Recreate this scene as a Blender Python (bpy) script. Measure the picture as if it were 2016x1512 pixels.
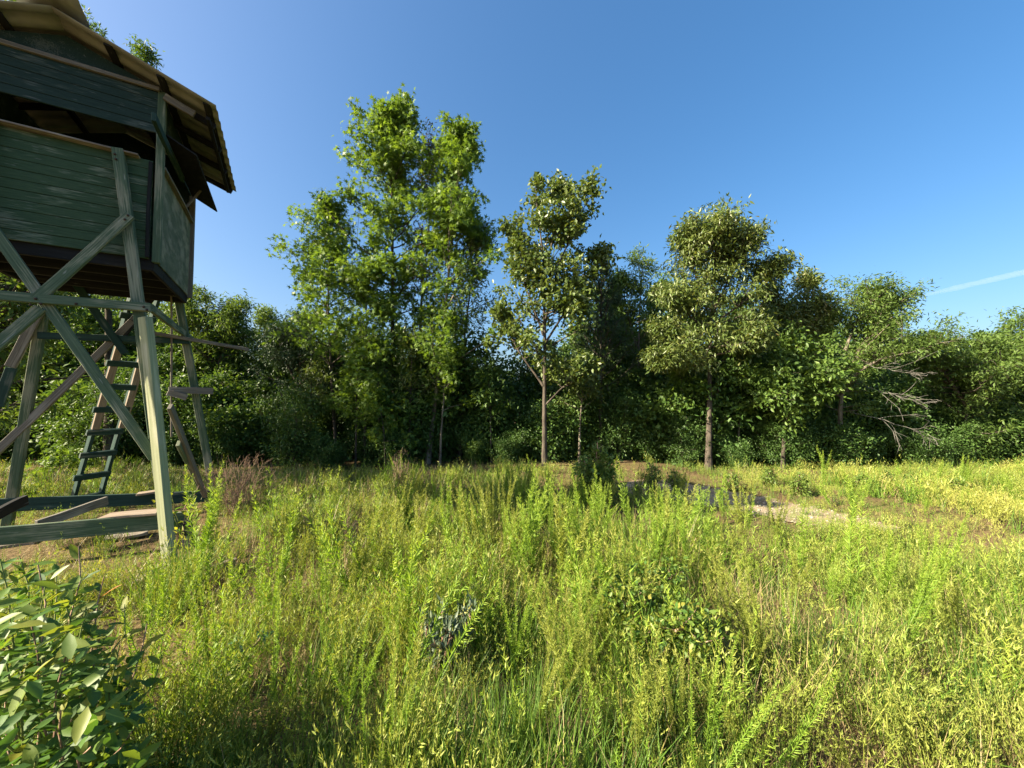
import bpy, bmesh, math, random
import numpy as np
from mathutils import Vector, Matrix

for o in list(bpy.data.objects):
    bpy.data.objects.remove(o)
SC = bpy.context.scene
COL = SC.collection
R = math.radians
rng = np.random.default_rng(11)
random.seed(11)

# ------------------------------------------------------------------ camera, sky, sun, exposure
F, CX, CY, CAMH = 757.0, 1008.0, 756.0, 1.7          # focal length in photo pixels, centre, eye height
PITCH = math.atan(34 / 757)
cam = bpy.data.cameras.new('camera')
cam.sensor_width = 36; cam.lens = 36 * F / 2016; cam.clip_start = 0.05; cam.clip_end = 20000
cam_o = bpy.data.objects.new('camera', cam); COL.objects.link(cam_o)
cam_o.location = (0, 0, CAMH); cam_o.rotation_euler = (math.pi / 2 + PITCH, 0, 0)
SC.camera = cam_o

SUN_AZ, SUN_EL = R(71), R(31)                        # shadows run to the right and away
TO_SUN = Vector((-math.sin(SUN_AZ) * math.cos(SUN_EL), -math.cos(SUN_AZ) * math.cos(SUN_EL), math.sin(SUN_EL)))
w = bpy.data.worlds.new('World'); SC.world = w; w.use_nodes = True
wn, wl = w.node_tree.nodes, w.node_tree.links
sky = wn.new('ShaderNodeTexSky'); sky.sky_type = 'NISHITA'; sky.sun_disc = False
sky.sun_elevation = SUN_EL; sky.sun_rotation = math.atan2(TO_SUN.x, TO_SUN.y)
sky.altitude = 100; sky.air_density = 1.0; sky.dust_density = 3.4; sky.ozone_density = 3.0
hs_ = wn.new('ShaderNodeHueSaturation'); hs_.inputs['Saturation'].default_value = 1.42
gm_ = wn.new('ShaderNodeGamma'); gm_.inputs[1].default_value = .8
wl.new(sky.outputs[0], gm_.inputs[0]); wl.new(gm_.outputs[0], hs_.inputs['Color']); wl.new(hs_.outputs[0], wn['Background'].inputs[0]); wn['Background'].inputs[1].default_value = 0.08
sun = bpy.data.lights.new('sun', 'SUN'); sun.energy = 4.8; sun.angle = R(0.53); sun.color = (1.0, 0.86, 0.64)
sun_o = bpy.data.objects.new('sun', sun); COL.objects.link(sun_o)
sun_o.rotation_euler = TO_SUN.to_track_quat('Z', 'Y').to_euler()
SC.view_settings.view_transform = 'Standard'; SC.view_settings.look = 'None'
SC.view_settings.gamma = 1; SC.view_settings.use_curve_mapping = False
SC.view_settings.exposure = 2.05
cy = SC.cycles
cy.max_bounces = 4; cy.diffuse_bounces = 3; cy.glossy_bounces = 1; cy.transmission_bounces = 3
cy.transparent_max_bounces = 4; cy.volume_bounces = 0; cy.caustics_reflective = False; cy.caustics_refractive = False
cy.use_denoising = True

# ------------------------------------------------------------------ places: from the photograph to metres
def ray(px, py):
    a, b = (px - CX) / F, (CY - py) / F
    return Vector((a, math.cos(PITCH) - b * math.sin(PITCH), math.sin(PITCH) + b * math.cos(PITCH)))
def at(px, py, Y):
    r = ray(px, py); t = Y / r.y
    return Vector((r.x * t, Y, CAMH + r.z * t))
def gnd(px, py, z=0.0):
    r = ray(px, py); t = (z - CAMH) / r.z
    return Vector((r.x * t, r.y * t, z))
def gz(x, y):
    x = np.asarray(x, float); y = np.asarray(y, float)
    return 0.05 * np.sin(x * .55 + 1.0) * np.cos(y * .6) + 0.025 * np.sin(x * 1.9 + y * 1.3) - 0.02
def gzf(x, y): return float(gz(x, y))

# ------------------------------------------------------------------ helpers
def link(o, parent=None, wm=None):
    COL.objects.link(o)
    if parent is not None: o.parent = parent
    if wm is not None:
        o.matrix_basis = (MW[parent.name].inverted() @ wm) if parent is not None else wm
    return o
MW = {}
def tag(o, label=None, cat=None, group=None, kind=None):
    if label: o['label'] = label
    if cat: o['category'] = cat
    if group: o['group'] = group
    if kind: o['kind'] = kind
    return o
def empty(name, loc, rz=0.0, parent=None, scale=1.0):
    o = bpy.data.objects.new(name, None); o.empty_display_size = 0.1
    m = Matrix.Translation(Vector(loc)) @ Matrix.Rotation(rz, 4, 'Z') @ Matrix.Scale(scale, 4)
    link(o, parent, m); MW[o.name] = m
    return o
def mesh_np(name, V, Fs, mat=None, tint=None, smooth=False):
    """V (n,3), Fs list of (m,k) index arrays"""
    me = bpy.data.meshes.new(name)
    V = np.asarray(V, np.float32)
    Fs = [np.asarray(f, np.int32) for f in (Fs if isinstance(Fs, list) else [Fs]) if len(f)]
    me.vertices.add(len(V)); me.vertices.foreach_set('co', V.ravel())
    loops = np.concatenate([f.ravel() for f in Fs])
    starts, s = [], 0
    for f in Fs:
        k = f.shape[1]; starts.append(s + np.arange(len(f)) * k); s += f.size
    me.loops.add(len(loops)); me.loops.foreach_set('vertex_index', loops)
    me.polygons.add(sum(len(f) for f in Fs)); me.polygons.foreach_set('loop_start', np.concatenate(starts).astype(np.int32))
    if tint is not None:
        a = me.attributes.new('tint', 'FLOAT', 'POINT'); a.data.foreach_set('value', np.asarray(tint, np.float32))
    if smooth: me.polygons.foreach_set('use_smooth', np.ones(len(me.polygons), bool))
    me.update(calc_edges=True)
    if mat: me.materials.append(mat)
    return me
def obj(name, me, parent=None, wm=None):
    o = bpy.data.objects.new(name, me)
    return link(o, parent, wm if wm is not None else (MW[parent.name] if parent is not None else None))
def nrm(a): return a / (np.linalg.norm(a, axis=-1, keepdims=True) + 1e-9)

# ------------------------------------------------------------------ materials
def new_mat(name):
    m = bpy.data.materials.new(name); m.use_nodes = True
    return m, m.node_tree.nodes, m.node_tree.links, m.node_tree.nodes['Principled BSDF']
def ramp(n, stops, interp='LINEAR'):
    r = n.new('ShaderNodeValToRGB'); r.color_ramp.interpolation = interp
    e = r.color_ramp.elements
    while len(e) < len(stops): e.new(0.5)
    for i, (p, c) in enumerate(stops):
        e[i].position = p; e[i].color = (*c, 1)
    return r
def leaf_mat(name, stops, trans=0.4, tcol=(1.25, 1.15, 0.5), rough=0.5, spec=0.35, inst=False):
    m, n, l, b = new_mat(name)
    at_ = n.new('ShaderNodeAttribute'); at_.attribute_name = 'tint'
    src = at_.outputs['Fac']
    if inst:
        a2 = n.new('ShaderNodeAttribute'); a2.attribute_name = 'itint'; a2.attribute_type = 'INSTANCER'
        mx = n.new('ShaderNodeMath'); mx.operation = 'ADD'
        s1 = n.new('ShaderNodeMath'); s1.operation = 'MULTIPLY'; s1.inputs[1].default_value = 0.45
        s2 = n.new('ShaderNodeMath'); s2.operation = 'MULTIPLY'; s2.inputs[1].default_value = 0.55
        l.new(src, s1.inputs[0]); l.new(a2.outputs['Fac'], s2.inputs[0])
        l.new(s1.outputs[0], mx.inputs[0]); l.new(s2.outputs[0], mx.inputs[1]); src = mx.outputs[0]
    r = ramp(n, stops); l.new(src, r.inputs[0]); l.new(r.outputs[0], b.inputs['Base Color'])
    b.inputs['Roughness'].default_value = rough; b.inputs['Specular IOR Level'].default_value = spec
    t = n.new('ShaderNodeBsdfTranslucent'); mc = n.new('ShaderNodeMix'); mc.data_type = 'RGBA'; mc.blend_type = 'MULTIPLY'
    mc.inputs[0].default_value = 1; l.new(r.outputs[0], mc.inputs[6]); mc.inputs[7].default_value = (*tcol, 1)
    l.new(mc.outputs[2], t.inputs[0])
    s = n.new('ShaderNodeMixShader'); s.inputs[0].default_value = trans
    l.new(b.outputs[0], s.inputs[1]); l.new(t.outputs[0], s.inputs[2]); l.new(s.outputs[0], n['Material Output'].inputs[0])
    return m
def wood_mat(name, c0, c1, bare, wear=0.5, grain=30, rough=0.8, spots=(.9, .92, .88), along=1.6):
    """painted or bare timber, grain along local X"""
    m, n, l, b = new_mat(name)
    tc = n.new('ShaderNodeTexCoord'); oi = n.new('ShaderNodeObjectInfo')
    ad = n.new('ShaderNodeVectorMath'); ad.operation = 'ADD'
    ml = n.new('ShaderNodeVectorMath'); ml.operation = 'SCALE'; ml.inputs[3].default_value = 13
    cb = n.new('ShaderNodeCombineXYZ')
    for k in range(3): l.new(oi.outputs['Random'], cb.inputs[k])
    l.new(cb.outputs[0], ml.inputs[0]); l.new(tc.outputs['Object'], ad.inputs[0]); l.new(ml.outputs[0], ad.inputs[1])
    def noise(scale, vec, det=4):
        mp = n.new('ShaderNodeMapping'); mp.inputs['Scale'].default_value = vec
        l.new(ad.outputs[0], mp.inputs[0])
        x = n.new('ShaderNodeTexNoise'); x.inputs['Scale'].default_value = scale; x.inputs['Detail'].default_value = det
        l.new(mp.outputs[0], x.inputs[0]); return x.outputs[0]
    n1 = noise(1.0, (along, grain, grain), 8); n2 = noise(2.3, (1, 2.5, 2.5), 5); n3 = noise(6.0, (1, 9, 9), 4)
    r1 = ramp(n, [(.3, c0), (.7, c1)]); l.new(n1, r1.inputs[0])
    r2 = ramp(n, [(.68 - wear * .3, (0, 0, 0)), (.78 - wear * .22, (1, 1, 1))])
    mulm = n.new('ShaderNodeMath'); mulm.operation = 'MULTIPLY_ADD'; l.new(n1, mulm.inputs[0]); mulm.inputs[1].default_value = .5
    l.new(n2, mulm.inputs[2]); sb = n.new('ShaderNodeMath'); sb.operation = 'SUBTRACT'; l.new(mulm.outputs[0], sb.inputs[0]); sb.inputs[1].default_value = .25
    l.new(sb.outputs[0], r2.inputs[0])
    mx = n.new('ShaderNodeMix'); mx.data_type = 'RGBA'; l.new(r2.outputs[0], mx.inputs[0]); l.new(r1.outputs[0], mx.inputs[6])
    rb = ramp(n, [(.3, tuple(x * .65 for x in bare)), (.7, bare)]); l.new(n1, rb.inputs[0]); l.new(rb.outputs[0], mx.inputs[7])
    r3 = ramp(n, [(.66, (0, 0, 0)), (.72, (1, 1, 1))]); l.new(n3, r3.inputs[0])
    sm = n.new('ShaderNodeMath'); sm.operation = 'MULTIPLY'; l.new(r3.outputs[0], sm.inputs[0]); sm.inputs[1].default_value = .5 * wear
    m2 = n.new('ShaderNodeMix'); m2.data_type = 'RGBA'; l.new(sm.outputs[0], m2.inputs[0]); l.new(mx.outputs[2], m2.inputs[6]); m2.inputs[7].default_value = (*[x * .5 for x in spots], 1)
    l.new(m2.outputs[2], b.inputs['Base Color']); b.inputs['Roughness'].default_value = rough; b.inputs['Specular IOR Level'].default_value = .25
    bp = n.new('ShaderNodeBump'); bp.inputs['Strength'].default_value = .5; bp.inputs['Distance'].default_value = .004
    l.new(n1, bp.inputs['Height']); l.new(bp.outputs[0], b.inputs['Normal'])
    return m
def bark_mat(name, c0, c1, sc=14):
    m, n, l, b = new_mat(name)
    tc = n.new('ShaderNodeTexCoord'); mp = n.new('ShaderNodeMapping'); mp.inputs['Scale'].default_value = (1, 1, .25)
    l.new(tc.outputs['Object'], mp.inputs[0]); x = n.new('ShaderNodeTexNoise'); x.inputs['Scale'].default_value = sc; x.inputs['Detail'].default_value = 6
    l.new(mp.outputs[0], x.inputs[0]); r = ramp(n, [(.35, c0), (.65, c1)]); l.new(x.outputs[0], r.inputs[0]); l.new(r.outputs[0], b.inputs['Base Color'])
    b.inputs['Roughness'].default_value = .9; b.inputs['Specular IOR Level'].default_value = .1
    bp = n.new('ShaderNodeBump'); bp.inputs['Strength'].default_value = .7; bp.inputs['Distance'].default_value = .02
    l.new(x.outputs[0], bp.inputs['Height']); l.new(bp.outputs[0], b.inputs['Normal'])
    return m
def plain_mat(name, c, rough=.7, spec=.3, metal=0.0):
    m, n, l, b = new_mat(name)
    tc = n.new('ShaderNodeTexCoord'); x = n.new('ShaderNodeTexNoise'); x.inputs['Scale'].default_value = 6; x.inputs['Detail'].default_value = 5
    l.new(tc.outputs['Object'], x.inputs[0]); r = ramp(n, [(.3, tuple(k * .7 for k in c)), (.7, c)]); l.new(x.outputs[0], r.inputs[0])
    l.new(r.outputs[0], b.inputs['Base Color']); b.inputs['Roughness'].default_value = rough; b.inputs['Specular IOR Level'].default_value = spec
    b.inputs['Metallic'].default_value = metal
    return m

M = {}
M['gum'] = leaf_mat('gum_leaf', [(0, (.06, .12, .02)), (.5, (.11, .195, .03)), (1, (.18, .27, .04))], .45)
M['oak'] = leaf_mat('oak_leaf', [(0, (.055, .095, .025)), (.55, (.10, .155, .036)), (.9, (.17, .205, .055)), (1, (.23, .18, .07))], .35, rough=.42, spec=.5)
M['brown_oak'] = leaf_mat('brown_oak_leaf', [(0, (.07, .09, .03)), (.5, (.13, .12, .045)), (1, (.24, .14, .07))], .35)
M['mid'] = leaf_mat('mid_leaf', [(0, (.045, .10, .022)), (.6, (.08, .15, .03)), (1, (.15, .23, .042))], .38)
M['fine'] = leaf_mat('fine_leaf', [(0, (.06, .115, .028)), (.6, (.105, .175, .036)), (1, (.17, .24, .05))], .4)
M['dark'] = leaf_mat('shade_leaf', [(0, (.042, .095, .024)), (.7, (.075, .145, .03)), (1, (.13, .205, .04))], .3)
M['pine'] = leaf_mat('pine_needle', [(0, (.025, .055, .022)), (1, (.05, .095, .035))], .15)
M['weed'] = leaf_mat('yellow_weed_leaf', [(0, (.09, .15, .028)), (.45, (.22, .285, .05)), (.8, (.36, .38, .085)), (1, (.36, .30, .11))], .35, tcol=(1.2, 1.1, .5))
M['grass'] = leaf_mat('grass_blade', [(0, (.055, .13, .02)), (.6, (.12, .22, .03)), (1, (.22, .29, .06))], .35)
M['straw'] = leaf_mat('straw_blade', [(0, (.20, .15, .075)), (.6, (.34, .27, .13)), (1, (.45, .38, .2))], .2, tcol=(1.1, 1, .8))
M['fennel'] = leaf_mat('fennel_leaf', [(0, (.09, .18, .02)), (.5, (.20, .33, .035)), (1, (.38, .47, .07))], .42, tcol=(1.2, 1.15, .5))
M['fennel_pale'] = leaf_mat('pale_fennel_leaf', [(0, (.12, .17, .03)), (.5, (.25, .31, .05)), (1, (.42, .44, .10))], .4, tcol=(1.2, 1.1, .5))
M['bushleaf'] = leaf_mat('bush_leaf', [(0, (.04, .10, .022)), (.55, (.075, .16, .03)), (.85, (.18, .25, .035)), (1, (.32, .28, .055))], .42, rough=.5, spec=.4)
M['grey_leaf'] = leaf_mat('grey_green_leaf', [(0, (.05, .085, .05)), (.7, (.11, .155, .10)), (1, (.32, .35, .26))], .2, tcol=(1, 1, .8))
M['blue_leaf'] = leaf_mat('blue_green_leaf', [(0, (.03, .10, .07)), (1, (.09, .20, .14))], .2, tcol=(1, 1, .8))
M['twig'] = bark_mat('dry_twig', (.16, .10, .07), (.34, .24, .17), 40)
M['stem'] = plain_mat('green_stem', (.16, .20, .05))
M['bark'] = bark_mat('grey_brown_bark', (.035, .030, .024), (.115, .097, .078))
M['pale_bark'] = bark_mat('pale_bark', (.08, .068, .052), (.23, .20, .155))
M['white_bark'] = bark_mat('white_bark', (.10, .097, .085), (.25, .24, .215))
M['paint'] = wood_mat('green_painted_timber', (.045, .078, .045), (.10, .145, .088), (.25, .26, .18), .65, grain=110, along=3.5)
M['pale_green'] = wood_mat('sunlit_tint_green_timber', (.22, .24, .13), (.34, .36, .21), (.42, .42, .28), .5, grain=55)  # paler than the other legs: sunlight on the splint put into its colour
M['paint_dark'] = wood_mat('dark_green_timber', (.010, .030, .026), (.025, .06, .048), (.12, .14, .12), .25)
M['panel'] = wood_mat('green_siding', (.024, .056, .028), (.045, .086, .044), (.14, .18, .125), .42, grain=130, along=9)
M['panel_blue'] = wood_mat('blue_green_siding', (.010, .028, .024), (.021, .046, .038), (.07, .095, .082), .35, grain=110, along=8)
M['osb'] = wood_mat('flaked_panel', (.07, .095, .06), (.16, .18, .12), (.26, .26, .19), .7, grain=9)
M['bare'] = wood_mat('bare_grey_timber', (.095, .088, .072), (.19, .175, .145), (.26, .245, .21), .45, grain=90, along=3)
M['fresh'] = wood_mat('bare_tan_timber', (.17, .13, .095), (.29, .235, .175), (.30, .265, .215), .4, grain=80, along=3)
M['dark_wood'] = wood_mat('near_black_wood', (.007, .008, .008), (.018, .018, .017), (.035, .035, .033), .3)  # near-black all over, for floor and roof framing, flap and post
M['old'] = wood_mat('rotten_grey_plank', (.12, .10, .08), (.27, .235, .19), (.36, .33, .28), .6)
M['sheet'] = plain_mat('tan_roof_metal', (.26, .265, .22), .5, .4)
M['nail'] = plain_mat('rusty_nail', (.06, .04, .03), .6, .3, .5)

# ------------------------------------------------------------------ setting: ground, path
def ground_material():
    m, n, l, b = new_mat('soil_and_litter')
    tc = n.new('ShaderNodeTexCoord')
    def noise(s, d=6):
        x = n.new('ShaderNodeTexNoise'); x.inputs['Scale'].default_value = s; x.inputs['Detail'].default_value = d; l.new(tc.outputs['Object'], x.inputs[0]); return x.outputs[0]
    a, f = noise(.9), noise(26, 8)
    soil = ramp(n, [(.3, (.10, .075, .045)), (.5, (.165, .125, .072)), (.7, (.13, .125, .05))]); l.new(a, soil.inputs[0])
    fine = ramp(n, [(.3, (.35, .33, .3)), (.7, (1.25, 1.2, 1.1))]); l.new(f, fine.inputs[0])
    mx = n.new('ShaderNodeMix'); mx.data_type = 'RGBA'; mx.blend_type = 'MULTIPLY'; mx.inputs[0].default_value = 1
    l.new(soil.outputs[0], mx.inputs[6]); l.new(fine.outputs[0], mx.inputs[7]); l.new(mx.outputs[2], b.inputs['Base Color'])
    b.inputs['Roughness'].default_value = 1; b.inputs['Specular IOR Level'].default_value = .05
    bp = n.new('ShaderNodeBump'); bp.inputs['Strength'].default_value = .8; bp.inputs['Distance'].default_value = .03; l.new(f, bp.inputs['Height']); l.new(bp.outputs[0], b.inputs['Normal'])
    return m
M['ground'] = ground_material()
def grid(xs, ys, zf):
    X, Y = np.meshgrid(xs, ys); Vv = np.stack([X, Y, zf(X, Y)], -1).reshape(-1, 3)
    nx, ny = len(xs), len(ys); i = np.arange(nx - 1)[None] + np.arange(ny - 1)[:, None] * nx
    return Vv, np.stack([i, i + 1, i + nx + 1, i + nx], -1).reshape(-1, 4)
xs = np.concatenate([[-3000, -800, -200, -70], np.arange(-32, 32.1, .4), [70, 200, 800, 3000]])
ys = np.concatenate([[-3000, -800, -200, -60], np.arange(-20, 40.1, .4), [90, 250, 800, 3000]])
gv, gf = grid(xs, ys, gz)
tag(obj('ground', mesh_np('ground', gv, gf, M['ground'], smooth=True)), kind='structure')

def path_material():
    m, n, l, b = new_mat('sandy_gravel')
    tc = n.new('ShaderNodeTexCoord')
    def noise(s, d=6):
        x = n.new('ShaderNodeTexNoise'); x.inputs['Scale'].default_value = s; x.inputs['Detail'].default_value = d; l.new(tc.outputs['Object'], x.inputs[0]); return x.outputs[0]
    a, f = noise(1.6), noise(45, 8)
    base = ramp(n, [(.32, (.17, .12, .07)), (.46, (.29, .22, .14)), (.62, (.37, .30, .20))]); l.new(a, base.inputs[0])
    fine = ramp(n, [(.35, (.55, .52, .5)), (.6, (1.05, 1.05, 1.05))]); l.new(f, fine.inputs[0])
    mx = n.new('ShaderNodeMix'); mx.data_type = 'RGBA'; mx.blend_type = 'MULTIPLY'; mx.inputs[0].default_value = 1
    l.new(base.outputs[0], mx.inputs[6]); l.new(fine.outputs[0], mx.inputs[7]); l.new(mx.outputs[2], b.inputs['Base Color']); b.inputs['Roughness'].default_value = 1
    bp = n.new('ShaderNodeBump'); bp.inputs['Strength'].default_value = .7; bp.inputs['Distance'].default_value = .02; l.new(f, bp.inputs['Height']); l.new(bp.outputs[0], b.inputs['Normal'])
    return m
PATH = np.array([[p.x, p.y] for p in (gnd(1235, 950), gnd(1300, 960), gnd(1400, 974), gnd(1500, 997), gnd(1620, 1019), gnd(1765, 1047))])
def resample(P, k):
    P = np.asarray(P, float); s = np.concatenate([[0], np.cumsum(np.linalg.norm(np.diff(P, axis=0), axis=1))])
    t = np.linspace(0, s[-1], k); return np.stack([np.interp(t, s, P[:, j]) for j in range(P.shape[1])], 1)
pc = resample(PATH, 60)
pt = nrm(np.gradient(pc, axis=0)); pn = np.stack([-pt[:, 1], pt[:, 0]], 1)
pw = .52 + .08 * np.sin(np.arange(60) * .9) + .08 * rng.standard_normal(60)
PW = np.interp(np.linspace(0, 1, 60), [0, .2, .5, .8, 1], [.6, .9, .75, .6, .25])
off = np.linspace(-1, 1, 9)
pv = np.concatenate([np.column_stack([pc + pn * (o * (PW + .1 * np.sin(np.arange(60) * (1.3 + o)) + .05 * rng.standard_normal(60)))[:, None], np.zeros(60)]) for o in off])
pv[:, 2] = gz(pv[:, 0], pv[:, 1]) + .012
pf = np.concatenate([np.stack([j * 60 + np.arange(59), (j + 1) * 60 + np.arange(59), (j + 1) * 60 + np.arange(1, 60), j * 60 + np.arange(1, 60)], 1) for j in range(8)])
tag(obj('path', mesh_np('path', pv, pf, path_material(), smooth=True)), kind='structure')
q = np.random.default_rng(21); n_ = 700; ki = q.integers(2, 58, n_); of_ = q.uniform(-1.1, 1.1, n_)
gx = pc[ki] + pn[ki] * (of_ * PW[ki])[:, None] + q.normal(0, .06, (n_, 2)); ico = np.array([(1, 0, 0), (-1, 0, 0), (0, 1, 0), (0, -1, 0), (0, 0, .7), (0, 0, -.7)]); icf = np.array([(0, 2, 4), (2, 1, 4), (1, 3, 4), (3, 0, 4), (2, 0, 5), (1, 2, 5), (3, 1, 5), (0, 3, 5)])
gs = .008 + .03 * q.random(n_) ** 4; gV = np.concatenate([np.column_stack([gx, gz(gx[:, 0], gx[:, 1]) + .014])[:, None] + gs[:, None, None] * ico[None] * q.uniform(.6, 1.3, (n_, 6, 1))]).reshape(-1, 3)
M['pebble'] = plain_mat('grey_pebble', (.36, .31, .25), .9, .2)
tag(obj('gravel', mesh_np('gravel', gV, (icf[None] + (np.arange(n_) * 6)[:, None, None]).reshape(-1, 3), M['pebble'])), 'small pebbles strewn over the sandy path', kind='stuff')
def path_dist(x, y):
    d = np.full(np.shape(x), 1e9); k = np.zeros(np.shape(x), int)
    for i in range(60):
        e = np.hypot(x - pc[i, 0], y - pc[i, 1]); k = np.where(e < d, i, k); d = np.minimum(d, e)
    return d - PW[k], k

# ------------------------------------------------------------------ the raised hunting stand
PHI = R(59.6)
U = Vector((math.sin(PHI), math.cos(PHI), 0)); Vd = Vector((-math.cos(PHI), math.sin(PHI), 0)); Zd = Vector((0, 0, 1))
CORNER = at(303, 505, 4.2); C0 = Vector((CORNER.x, CORNER.y, 0))
def S(a, b, z): return C0 + U * a + Vd * b + Zd * z            # stand coordinates to metres in the world
def loc(p): d = p - C0; return Vector((d.dot(U), d.dot(Vd), p.z))
def onplane(px, py, kind, c0, k=0.0):
    """the point on plane b = c0 + k z (kind 'b') or a = c0 + k z (kind 'a') seen at that pixel"""
    N = (Vd if kind == 'b' else U) - Zd * k
    r = ray(px, py); o = Vector((0, 0, CAMH))
    t = (c0 - (o - C0).dot(N)) / r.dot(N)
    return o + r * t
stand = empty('hunting_stand', S(-.75, .8, 0), PHI - math.pi / 2 + math.pi / 2 - math.pi / 2 + 0)
tag(stand, 'weathered green wooden hunting stand on tall splayed legs with metal roof', 'hunting stand')

def box_mesh(name, L, w_, h_, mat, bevel=.004, warp=0.0, taper=0.0, segs=1):
    bm = bmesh.new()
    bmesh.ops.create_cube(bm, size=1)
    for v in bm.verts: v.co = Vector((v.co.x * L, v.co.y * w_, v.co.z * h_))
    if segs > 1:
        es = [e for e in bm.edges if abs((e.verts[0].co - e.verts[1].co).x) > L * .9]
        bmesh.ops.subdivide_edges(bm, edges=es, cuts=segs - 1, use_grid_fill=True)
    if bevel: bmesh.ops.bevel(bm, geom=[e for e in bm.edges if len(e.link_faces) == 2 and e.calc_face_angle() > 1], offset=bevel, segments=1, affect='EDGES')
    if warp:
        ph = random.random() * 6
        for v in bm.verts:
            t = v.co.x / L
            v.co.y += warp * math.sin(t * 5 + ph); v.co.z += warp * .7 * math.cos(t * 4 + ph)
    me = bpy.data.meshes.new(name); bm.to_mesh(me); bm.free(); me.materials.append(mat)
    return me
def beam(parent, name, p0, p1, w_, h_, mat, up=None, roll=0.0, bevel=.004, warp=.004):
    """timber from p0 to p1: h_ along `up`, w_ across"""
    d = (p1 - p0); L = d.length; x = d.normalized(); up = up or Zd
    z = (up - x * up.dot(x)).normalized(); y = z.cross(x)
    m = Matrix(((x.x, y.x, z.x, 0), (x.y, y.y, z.y, 0), (x.z, y.z, z.z, 0), (0, 0, 0, 1)))
    m = Matrix.Translation((p0 + p1) / 2) @ m @ Matrix.Rotation(roll, 4, 'X')
    o = obj(name, box_mesh(name, L, w_, h_, mat, bevel, warp, segs=4 if warp else 1), parent, m)
    MW[o.name] = m
    return o
W, Ls = 1.5, 1.68
FL, SILL, HB, HT = CORNER.z, 4.37, 4.70, 5.17
FK, F0 = .0888, -.449                                            # front legs: b = F0 + FK z
RK, R0 = -.13, 2.119                                             # rear legs
FN = (-Vd + Zd * FK).normalized()
# legs
p0 = gnd(338, 1122, -.03); p1 = onplane(232, 295, 'b', -.06)
beam(stand, 'leg', p0 + Vd * .05, p1, .092, .092, M['paint'], up=FN)
beam(stand, 'leg_splint', gnd(341, 1135, -.04) - Vd * .06, onplane(286, 626, 'b', F0 - .09, FK), .085, .085, M['pale_green'], up=(FN - U * .62))
legFRa = loc(p0).x; a1 = loc(p1).x
beam(stand, 'leg', S(-W - legFRa, F0, 0), S(-W - a1, -.06, 4.38), .092, .092, M['paint'], up=FN)
rr0, rr1 = gnd(425, 1000, -.03), onplane(347, 560, 'b', R0, RK)
beam(stand, 'leg', rr0, rr1, .092, .092, M['paint'], up=Vd)
beam(stand, 'leg', S(-W - .32, R0, -.03), onplane(98, 545, 'b', R0, RK), .092, .092, M['paint'], up=Vd)
beam(stand, 'leg_splint', onplane(78, 612, 'b', R0 - .07, RK), onplane(20, 722, 'b', R0 - .07, RK), .10, .04, M['bare'], up=Vd)
beam(stand, 'leg_splint', onplane(22, 724, 'b', R0 - .07, RK), onplane(-4, 800, 'b', R0 - .07, RK), .10, .035, M['paint_dark'], up=Vd)
# crossbeams and braces on the front
ff = lambda px, py, o=0.0: onplane(px, py, 'b', F0 - .07 - o, FK)
beam(stand, 'crossbeam', ff(297, 606), ff(-150, 569), .04, .088, M['paint'], up=FN.cross(U))
beam(stand, 'cross_brace', ff(256, 424, .0), ff(72, 590, .0), .04, .088, M['paint'], up=FN.cross(U))
beam(stand, 'cross_brace', ff(80, 606, -.03), ff(-120, 776, -.03), .04, .088, M['paint'], up=FN.cross(U))
beam(stand, 'cross_brace', ff(-70, 372, -.045), ff(305, 902, -.045), .04, .088, M['paint'], up=FN.cross(U))
# side
sa = lambda px, py, o=0.0: onplane(px, py, 'a', .339 + .04 + o, -.15)
beam(stand, 'crossbeam', sa(296, 606), sa(378, 668), .04, .088, M['paint'])
beam(stand, 'cross_brace', sa(334, 800, -.02), sa(404, 975, -.02), .04, .088, M['bare'])
beam(stand, 'cross_brace', sa(352, 872, -.06), sa(396, 962, -.06), .04, .088, M['paint'])
# rear
rb = lambda px, py, o=0.0: onplane(px, py, 'b', R0 - .06 - o, RK)
beam(stand, 'crossbeam', rb(74, 660), rb(372, 672), .04, .088, M['paint_dark'])
beam(stand, 'ledger_board', rb(296, 655, .05), rb(490, 688, .05), .035, .05, M['bare'], up=Zd)
beam(stand, 'ledger_board', rb(332, 768, .06), rb(420, 770, .06), .025, .10, M['bare'])
beam(stand, 'ledger_board', rb(330, 772, .1), rb(368, 783, .1), .025, .09, M['old'], warp=.006)
beam(stand, 'cross_brace', rb(148, 556, .03), rb(246, 696, .03), .04, .088, M['paint_dark'])
beam(stand, 'cross_brace', rb(262, 632, -.02), rb(-30, 912, -.02), .04, .088, M['bare'])
beam(stand, 'cross_brace', rb(318, 560, -.02), rb(226, 680, -.02), .04, .088, M['dark_wood'])
beam(stand, 'strip', rb(337, 575, .03), rb(338, 860, .03), .02, .035, M['old'], up=Vd)
# floor
for j, b in enumerate(np.linspace(.03, Ls - .03, 5)):
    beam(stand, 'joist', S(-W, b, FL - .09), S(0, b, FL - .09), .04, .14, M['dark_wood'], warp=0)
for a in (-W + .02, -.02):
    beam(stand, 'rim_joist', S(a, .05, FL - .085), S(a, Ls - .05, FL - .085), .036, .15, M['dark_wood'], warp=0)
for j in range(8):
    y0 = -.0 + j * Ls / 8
    beam(stand, 'floor_board', S(-W, y0 + Ls / 16, FL), S(0, y0 + Ls / 16, FL), Ls / 8 - .008, .03, M['dark_wood'], warp=0)
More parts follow.
